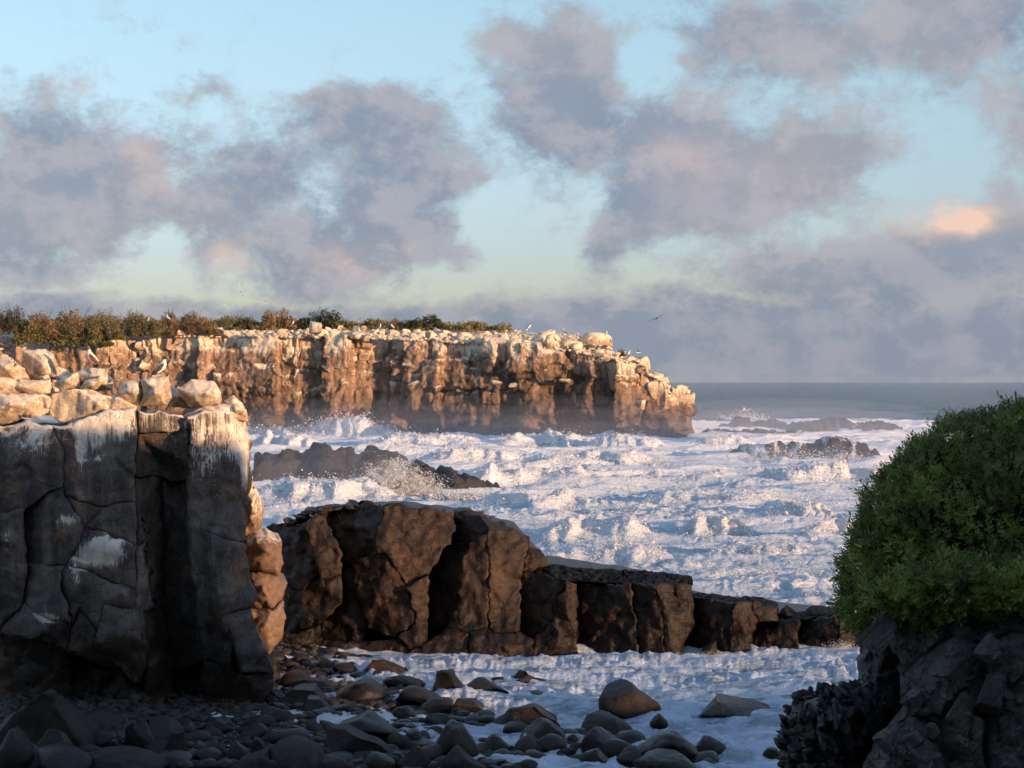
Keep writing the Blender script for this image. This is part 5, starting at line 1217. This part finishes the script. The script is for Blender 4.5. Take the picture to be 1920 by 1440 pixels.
SH = [(-40, 40, 575, 622, M_sholive, 'olive shrub at the left edge of the far plateau'), (8, 52, 566, 615, M_shdark, 'darker green shrub near the left edge of the far plateau'),
      (38, 110, 576, 630, M_shbrown, 'rusty brown shrub beside the darker green one at the far left'), (92, 178, 568, 632, M_shbrown, 'tallest rusty brown shrub of the left thicket on the far plateau'),
      (160, 226, 577, 632, M_sholive, 'olive-brown shrub right of the tallest rusty one'), (110, 200, 602, 645, M_shgreen, 'green shrub low in front of the rusty thicket'), (30, 110, 606, 640, M_sholive, 'low olive shrub spilling over rocks at the far left'),
      (222, 282, 578, 622, M_sholive, 'olive shrub standing apart between two brown ones'), (296, 338, 577, 612, M_shbrown, 'small dusky brown shrub left of centre on the far plateau'), (328, 404, 580, 622, M_shbrown, 'wide brown shrub sloping down to the right'),
      (396, 440, 596, 622, M_shgreen, 'low green shrub in the dip of the plateau'), (436, 486, 588, 616, M_shdark, 'low dark shrub left of the dome-shaped rust one'), (480, 560, 575, 616, M_shbrown, 'dome-shaped rust and olive shrub, right of the dip'),
      (556, 652, 574, 616, M_shdark, 'broad dark green shrub beside the dome-shaped rust one'), (560, 620, 600, 622, M_shgreen, 'low green patch of shrub under the broad dark one'), (676, 700, 600, 614, M_shdark, 'tiny lone dark bush between the larger shrubs'),
      (724, 762, 595, 614, M_shbrown, 'small rust-brown shrub left of the right-hand dark one'), (758, 842, 588, 616, M_shdark, 'right-hand dark green shrub near the middle of the far clifftop'), (860, 916, 599, 620, M_sholive, 'last rounded olive shrub before the bare cliff end'),
      (1152, 1178, 652, 672, M_shgreen, 'tiny green bush on the slope of the cliff end'), (640, 700, 606, 620, M_sholive, 'low olive mat of shrub between the broad dark one and the lone bush'), (905, 945, 610, 622, M_shgreen, 'low green mat at the right end of the plateau scrub'), (250, 320, 598, 625, M_sholive, 'low olive shrub below the small dusky brown one')]
for k, (a, c, b_, e, m, lab) in enumerate(SH): shrub(a, c, b_, e + 4, (350 if c < 440 else 360) if a < 1000 else 338, m, lab, 40 + k, 'shrubs on the far plateau')
MARKS = [((a + c) / 2, brief(lab)) for (a, c, b_, e, m, lab) in SH] + [(993, 'highest white seabird'), (1035, 'upright pale boulder'), (1090, 'squarish pale boulder'), (1120, 'broad flat-topped boulder'), (1206, 'upright cream block'), (1240, 'golden block')]
for (o, x, y, z) in FARB:
    px = 960 + x / y * F; mk = min(MARKS, key=lambda q: abs(q[0] - px)); sz = max(o.scale)
    size = 'small' if sz < .5 else ('middling' if sz < .85 else 'large'); ye = float(np.interp(x, FC_X[:11], FC_Y[:11])); row = 'edge' if y - ye < 2 else ('front' if y - ye < 6 else 'back')
    o['label'] = f'{size} pale far-clifftop {row} boulder ' + ('left of' if px < mk[0] - 8 else ('right of' if px > mk[0] + 8 else 'below')) + f' the {mk[1]}'
    o['label'] = ' '.join(o['label'].split()[:16])
def scrub():
    rs = np.random.RandomState(9); n = 40000
    px = rs.uniform(-60, 960, n); bk = np.interp(px, [0, 250, 700, 960], [5, 7, 10, 13]) + rs.uniform(0, 24, n); x = (px - 960) / F * 360
    ye = np.interp(x, FC_X[:11], FC_Y[:11]); y = ye + bk; x = (px - 960) / F * y; z = top_z(x, y, ye); keep = fbm2(x / 6, y / 6, 3) > -.12
    p = np.stack([x, y, z + rs.uniform(.0, 1.1, n) * (.6 + .8 * sstep(fbm2(x / 5, y / 9, 2), -.3, .5))], 1)[keep]; n = len(p); s = rs.uniform(.12, .28, n)
    a = rs.normal(size=(n, 3)) + [0, 0, .6]; a /= np.linalg.norm(a, axis=1)[:, None]; b = np.cross(a, rs.normal(size=(n, 3))); b /= np.linalg.norm(b, axis=1)[:, None]
    V = np.stack([p - a * s[:, None], p + b * s[:, None] * .5, p + a * s[:, None], p - b * s[:, None] * .5], 1).reshape(-1, 3)
    tag(link('ground_cover', mesh('ground_cover', V, np.arange(n * 4).reshape(-1, 4), smooth=False), [M_sholive]), kind='stuff')
scrub()

# ------------------------------------------------------------------ birds
def lathe(path, seg=8, flat=1.0):
    V = []; Fs = []; n = len(path)
    pts = [np.array(p[:3], float) for p in path]
    for i, p in enumerate(path):
        t = pts[min(i + 1, n - 1)] - pts[max(i - 1, 0)]; t /= np.linalg.norm(t); u = np.array([0, 1.0, 0]); w = np.cross(t, u); w /= np.linalg.norm(w)
        for j in range(seg):
            a = 2 * math.pi * j / seg; V.append(pts[i] + p[3] * (math.cos(a) * u * flat + math.sin(a) * w))
    for i in range(n - 1):
        for j in range(seg): Fs.append((i * seg + j, i * seg + (j + 1) % seg, (i + 1) * seg + (j + 1) % seg, (i + 1) * seg + j))
    Fs.append(tuple(range(seg))); Fs.append(tuple((n - 1) * seg + j for j in range(seg)))
    return np.array(V), Fs
def perched(loc, rz, size, lab, head, wing, group=None, detail=True, lean=0.0):
    root = empty('seabird', loc, lab, 'bird', group)
    path = [(-.40, 0, .03, .012), (-.30, 0, .08, .035), (-.20, 0, .15, .075), (-.09, 0, .23, .115), (.02, 0, .33, .128), (.075, 0, .43, .105), (.09, 0, .51, .070), (.095, 0, .57, .056), (.105, 0, .625, .062), (.14, 0, .655, .055), (.175, 0, .655, .032)]
    rot = Matrix.Translation(loc) @ Matrix.Rotation(rz, 4, 'Z') @ Matrix.Rotation(lean, 4, 'Y') @ Matrix.Scale(size / .68, 4)
    def add(nm, V, Fs, mats, midx=None):
        V = np.array([rot @ Vector(v) for v in V]); return link(nm, mesh(nm, V, Fs, midx=midx), mats, root)
    seg = 10 if detail else 6
    V, Fs = lathe(path, seg); mi = []
    for i in range(len(path) - 1): mi += [1 if i < 2 else (2 if i >= 7 else 0)] * seg
    mi += [1, 2]
    add('body', V, Fs, [M_white, M_darkp, head], mi)
    V, Fs = lathe([(.17, 0, .655, .026), (.22, 0, .648, .014), (.285, 0, .630, .003)], 6); add('bill', V, Fs, [M_bill])
    for s in (-1, 1):
        V, Fs = lathe([(.05, .085 * s, .44, .02), (.0, .115 * s, .38, .055), (-.10, .115 * s, .28, .07), (-.22, .085 * s, .16, .05), (-.36, .03 * s, .05, .015)], 8, .38); add('wing', V, Fs, [wing])
        if detail:
            V, Fs = lathe([(-.02, .05 * s, .22, .022), (.0, .05 * s, .03, .014), (.02, .05 * s, .0, .014)], 6); lg = add('leg', V, Fs, [M_foot])
            Vf = [(-.02, .05 * s, .012), (.09, .01 * s, .0), (.10, .05 * s, .0), (.09, .09 * s, .0)]; link('foot', mesh('foot', np.array([rot @ Vector(v) for v in Vf]), [(0, 1, 2), (0, 2, 3)]), [M_foot], lg)
    return root
perched(P(172, 690, 58.2), R(180 - 12), .60, 'brown-winged booby with white breast facing left on the near clifftop boulder', M_brown, M_brown)
perched(P(303, 706, 57.6), R(28), .55, 'dark-headed booby with cream breast perched on the split boulder', M_darkp, M_darkp)
perched(P(4, 665, 58.6), R(168), .60, 'booby cropped by the left edge, white back and dark tail, on the blunt boulder', M_white, M_darkp, lean=R(38))
FB = [(993, 617, 'white seabird highest on the far cliff end, standing on a sloping slab'), (1058, 626, 'dark-backed seabird on the upright pale boulder of the far cliff'), (1137, 630, 'white seabird on the broad flat-topped boulder of the cliff corner'),
      (1173, 667, 'left one of two white seabirds side by side on the bare cliff shoulder'), (1179, 667, 'right one of two white seabirds side by side on the bare cliff shoulder'), (712, 617, 'white seabird left one of a pair on the clifftop left of the dark shrub'), (735, 616, 'white seabird right one of a pair on the clifftop left of the dark shrub'),
      (278, 605, 'white seabird on a rock below the olive shrubs, left of centre'), (315, 600, 'white seabird perched against the brown shrub, left of centre'), (549, 610, 'white seabird sitting before the dome-shaped rust shrub'), (559, 628, 'white seabird at the cliff edge below the broad dark shrub'),
      (641, 620, 'white seabird at the cliff edge right of the broad dark shrub'), (988, 622, 'smaller white seabird just below the highest one on the far cliff end'), (1085, 634, 'seabird resting low between the boulders of the cliff corner')]
for k, (px, py, lab) in enumerate(FB): perched(P(px, py, 333), R([20, 160, 60, 190, 340][k % 5]), .85, lab, M_white if k % 3 else M_darkp, M_darkp if k % 2 else M_white, None, False)
def flying(px, py, d, span, lab, heading, bank, dih, wing, belly, up=(0.0)):
    loc = P(px, py, d); root = empty('flying_seabird', loc, lab, 'bird')
    rot = Matrix.Translation(loc) @ Matrix.Rotation(heading, 4, 'Z') @ Matrix.Rotation(bank, 4, 'X'); L = span * .26
    def add(nm, V, Fs, m):
        V = np.array([rot @ Vector(v) for v in V]); return link(nm, mesh(nm, V, Fs), [m], root)
    V, Fs = lathe([(-L * 1.1, 0, 0, .01), (-L * .8, 0, 0, L * .08), (-L * .2, 0, 0, L * .19), (L * .3, 0, 0, L * .17), (L * .65, 0, 0, L * .09), (L * .82, 0, .01, L * .085), (L, 0, 0, L * .035), (L * 1.22, 0, 0, .004)], 8); add('body', V, Fs, belly)
    for s in (-1, 1):
        V = []; Fs = []
        sec = [(0, .0, .55), (.25, .08, .50), (.5, .10, .42), (.75, .0, .28), (.92, -.16, .16), (1.0, -.28, .03)]
        for (t, xo, ch) in sec:
            y = s * t * span / 2; z = math.sin(dih) * abs(y) * (1 - .35 * t) + .02 * span * math.sin(t * 3.1)
            y *= math.cos(dih); c = ch * L * .75; th = .018 * span * (1 - t * .8)
            V += [(xo * L + c * .5, y, z), (xo * L, y, z + th), (xo * L - c * .5, y, z), (xo * L, y, z - th * .4)]
        for i in range(len(sec) - 1):
            for j in range(4): Fs.append((i * 4 + j, i * 4 + (j + 1) % 4, i * 4 + 4 + (j + 1) % 4, i * 4 + 4 + j))
        Fs += [(0, 1, 2, 3), tuple(len(V) - 4 + j for j in range(4))]
        add('wing', V, Fs, wing)
    add('tail', [(-L * .9, -.04 * span, 0), (-L * .9, .04 * span, 0), (-L * 1.35, .012 * span, 0), (-L * 1.35, -.012 * span, 0), (-L * .95, 0, .012 * span)], [(0, 1, 4), (1, 2, 4), (2, 3, 4), (3, 0, 4), (0, 3, 2, 1)], wing)
flying(1231, 597, 205, 1.75, 'large dark gliding seabird with long drooping wings above the cliff end', R(78), R(-25), R(5), M_darkp, M_darkp)
flying(1197, 661, 300, 1.6, 'dark seabird with wings raised in a V beside the cliff shoulder', R(30), R(18), R(48), M_darkp, M_white)
flying(449, 531, 330, 1.5, 'highest of three small birds over the left shrubs, wings outstretched', R(70), R(24), R(8), M_brown, M_white)
flying(453, 551, 330, 1.4, 'middle one of three small birds over the left shrubs, white-rumped and banking', R(60), R(58), R(10), M_darkp, M_white)
flying(499, 568, 330, 1.4, 'lowest of three small birds over the left shrubs, just above the rust shrub', R(50), R(22), R(30), M_darkp, M_white)
flying(1395, 768, 300, 1.3, 'white-bodied bird with one raised wing, low over the sea above the skerry', R(20), R(12), R(60), M_white, M_white)

# ------------------------------------------------------------------ spray thrown up by the breakers
def spray():
    rs = np.random.RandomState(3); PT = []; SZ = []
    def plume(px, py, d, w, h, n, lean=0.0, sz=.03):
        """droplets flung up from (px, py): dense at the foot, ragged at the top"""
        b = np.array(P(px, py, d)); t = rs.beta(1.0, 2.6, n); k = rs.randint(0, 9, n); jx = rs.uniform(-1, 1, 9); jh = rs.uniform(.35, 1.0, 9)
        x = (jx[k] * .8 + rs.normal(0, .16, n) * (1 + t)) * w; z = t * h * jh[k] * (1 - .5 * (jx[k]) ** 2) * 1.3
        p = np.stack([x + lean * z, rs.normal(0, .5, n) * w * .5, z], 1) + b
        p += .18 * h * np.stack([fbm3(p * 1.1, 2), fbm3(p * 1.1 + 9, 2), fbm3(p * 1.1 + 21, 2)], 1)
        PT.append(p); SZ.append(sz * rs.lognormal(0, .5, n))
    plume(742, 932, 166, 2.2, 3.6, 30000, -.15, .024); plume(695, 930, 168, 2.2, 2.0, 15000, 0, .024); plume(785, 930, 166, 2.2, 1.8, 13000, .1, .024); plume(560, 925, 172, 4, 1.3, 4000, 0, .05); plume(880, 935, 163, 3, 1.0, 3000, 0, .05)
    plume(640, 818, 338, 7, 3.6, 8000, 0, .12); plume(500, 822, 338, 8, 2.6, 7000, 0, .11); plume(560, 905, 200, 4, 1.1, 1600, 0, .04); plume(880, 925, 176, 5, .9, 1800, 0, .04)
    plume(985, 835, 300, 5, 2.0, 1800, 0, .055); plume(1120, 838, 300, 8, 1.2, 1400, 0, .055); plume(1480, 866, 238, 5, 2.0, 2000, 0, .045); plume(1560, 866, 236, 4, 1.6, 1600, 0, .045); plume(1395, 785, 410, 5, 2.4, 1000, 0, .06)
    plume(1575, 1222, 71, .7, .45, 4000, 0, .006); plume(1325, 1234, 70, .8, .25, 2000, 0, .006)
    for (a, c, py, hgt, wd) in CRESTS:
        d = row_d(py) - .35 * wd; n = int(min(2600, 260 * (c - a) / 60 * (1 + hgt)))
        x = rs.uniform((a - 960) / F * d, (c - 960) / F * d, n); y = d + rs.normal(0, .55 * wd, n) - .2 * wd
        z = sea_z(x, y); up = rs.exponential(.16 + .12 * hgt, n) * sstep(fbm2(x / 1.1, y / 1.1, 2), -.3, .5)
        PT.append(np.stack([x, y - .4 * np.clip(z, 0, 2), z + up], 1)); SZ.append(d / 4200 * rs.lognormal(0, .45, n))
    p = np.concatenate(PT); s = np.concatenate(SZ); n = len(p)
    t = np.array([(1, 1, 1), (1, -1, -1), (-1, 1, -1), (-1, -1, 1)]) * .6
    V = (p[:, None] + t[None] * s[:, None, None] * rs.uniform(.5, 1.4, (n, 4, 1))).reshape(-1, 3)
    f = np.array([(0, 1, 2), (0, 3, 1), (0, 2, 3), (1, 3, 2)]); Fa = (f[None] + (np.arange(n) * 4)[:, None, None]).reshape(-1, 3)
    m, b, bs = new_mat('spray_droplets'); pos = b.n.new('ShaderNodeNewGeometry').outputs['Position']
    colr = b.mix(b.noise(pos, 2.0, 3), (.80, .83, .86), (.92, .92, .92)); b.put(bs.inputs['Base Color'], colr); bs.inputs['Roughness'].default_value = .6
    tr = b.n.new('ShaderNodeBsdfTranslucent'); b.put(tr.inputs[0], colr); mx = b.n.new('ShaderNodeMixShader'); mx.inputs[0].default_value = .45
    b.l.new(bs.outputs[0], mx.inputs[1]); b.l.new(tr.outputs[0], mx.inputs[2]); b.l.new(mx.outputs[0], [q for q in b.n if q.type == 'OUTPUT_MATERIAL'][0].inputs[0])
    tag(link('spray', mesh('spray', V, Fa), [m]), kind='stuff')
spray()

# ------------------------------------------------------------------ air
def vol(name, density, colr, aniso=.0):
    m = bpy.data.materials.new(name); m.use_nodes = True; m.node_tree.nodes.clear(); b = NB(m.node_tree)
    v = b.n.new('ShaderNodeVolumePrincipled'); v.inputs['Color'].default_value = (*colr, 1); v.inputs['Density'].default_value = density; v.inputs['Anisotropy'].default_value = aniso
    o = b.n.new('ShaderNodeOutputMaterial'); b.l.new(v.outputs[0], o.inputs['Volume']); m.cycles.homogeneous_volume = True
    return m
def air():
    S = 15000; z0, z1 = -4.0, 27.0
    V = [(x, y, z) for z in (z0, z1) for x, y in ((-S, -S), (S, -S), (S, S), (-S, S))]
    Fs = [(0, 3, 2, 1), (4, 5, 6, 7), (0, 1, 5, 4), (1, 2, 6, 5), (2, 3, 7, 6), (3, 0, 4, 7)]
    tag(link('haze', mesh('haze', V, Fs, smooth=False), [vol('haze_air', .000008, (.88, .90, .95))]), kind='stuff')
    # sea mist hanging over the surf below the far cliff and the reefs
    n = 0
    for (px, py, d, rx, ry, rz, dn) in ((900, 822, 322, 46, 15, 7, .0017), (600, 820, 326, 38, 15, 6, .0020), (1180, 828, 318, 30, 12, 7, .0016), (620, 890, 182, 11, 7, 3.2, .005), (1480, 815, 345, 32, 45, 6, .0020), (1500, 862, 232, 16, 8, 3.2, .005)):
        for sc in (.45, .75, 1.0):
            v, f = ico(4); c = np.array(P(px, py, d)); tag(link('sea_mist', mesh('sea_mist', v * [rx * (.7 + .3 * sc), ry * (.7 + .3 * sc), rz * sc] + c, f), [vol('sea_mist_air', dn, (.80, .88, 1.0))]), kind='stuff')
air()

def puffs():
    """soft clouds of spray hanging where the breakers burst"""
    rs = np.random.RandomState(6); mats = [vol('spray_cloud_air', q, (.97, .97, .97)) for q in (.55, .16)]
    v, f = ico(3)
    def burst(px, py, d, w, h, n, r0, m):
        for _ in range(n):
            t = rs.beta(1.0, 1.6); x = rs.normal(0, .42) * w * (1 - .55 * t); r = r0 * rs.uniform(.5, 1.0) * (1 - .35 * t)
            c = np.array(P(px, py, d)) + [x, rs.normal(0, .6), t * h]
            q = v * (1 + .38 * fbm3(v * 1.7 + rs.rand() * 90, 3))[:, None] * [r, r, r * rs.uniform(.8, 1.2)] + c
            tag(link('spray_mist', mesh('spray_mist', q, f), [mats[m]]), kind='stuff')
    burst(742, 930, 166.5, 2.4, 2.9, 16, .85, 0); burst(690, 930, 168.5, 2.0, 1.2, 7, .7, 0); burst(790, 932, 166.5, 1.6, 1.0, 5, .6, 0)
    burst(640, 824, 334, 6.5, 3.2, 10, 1.7, 1); burst(505, 828, 334, 6, 2.4, 8, 1.5, 1); burst(560, 928, 170, 3.0, .7, 6, .6, 0)
puffs()
done_at()
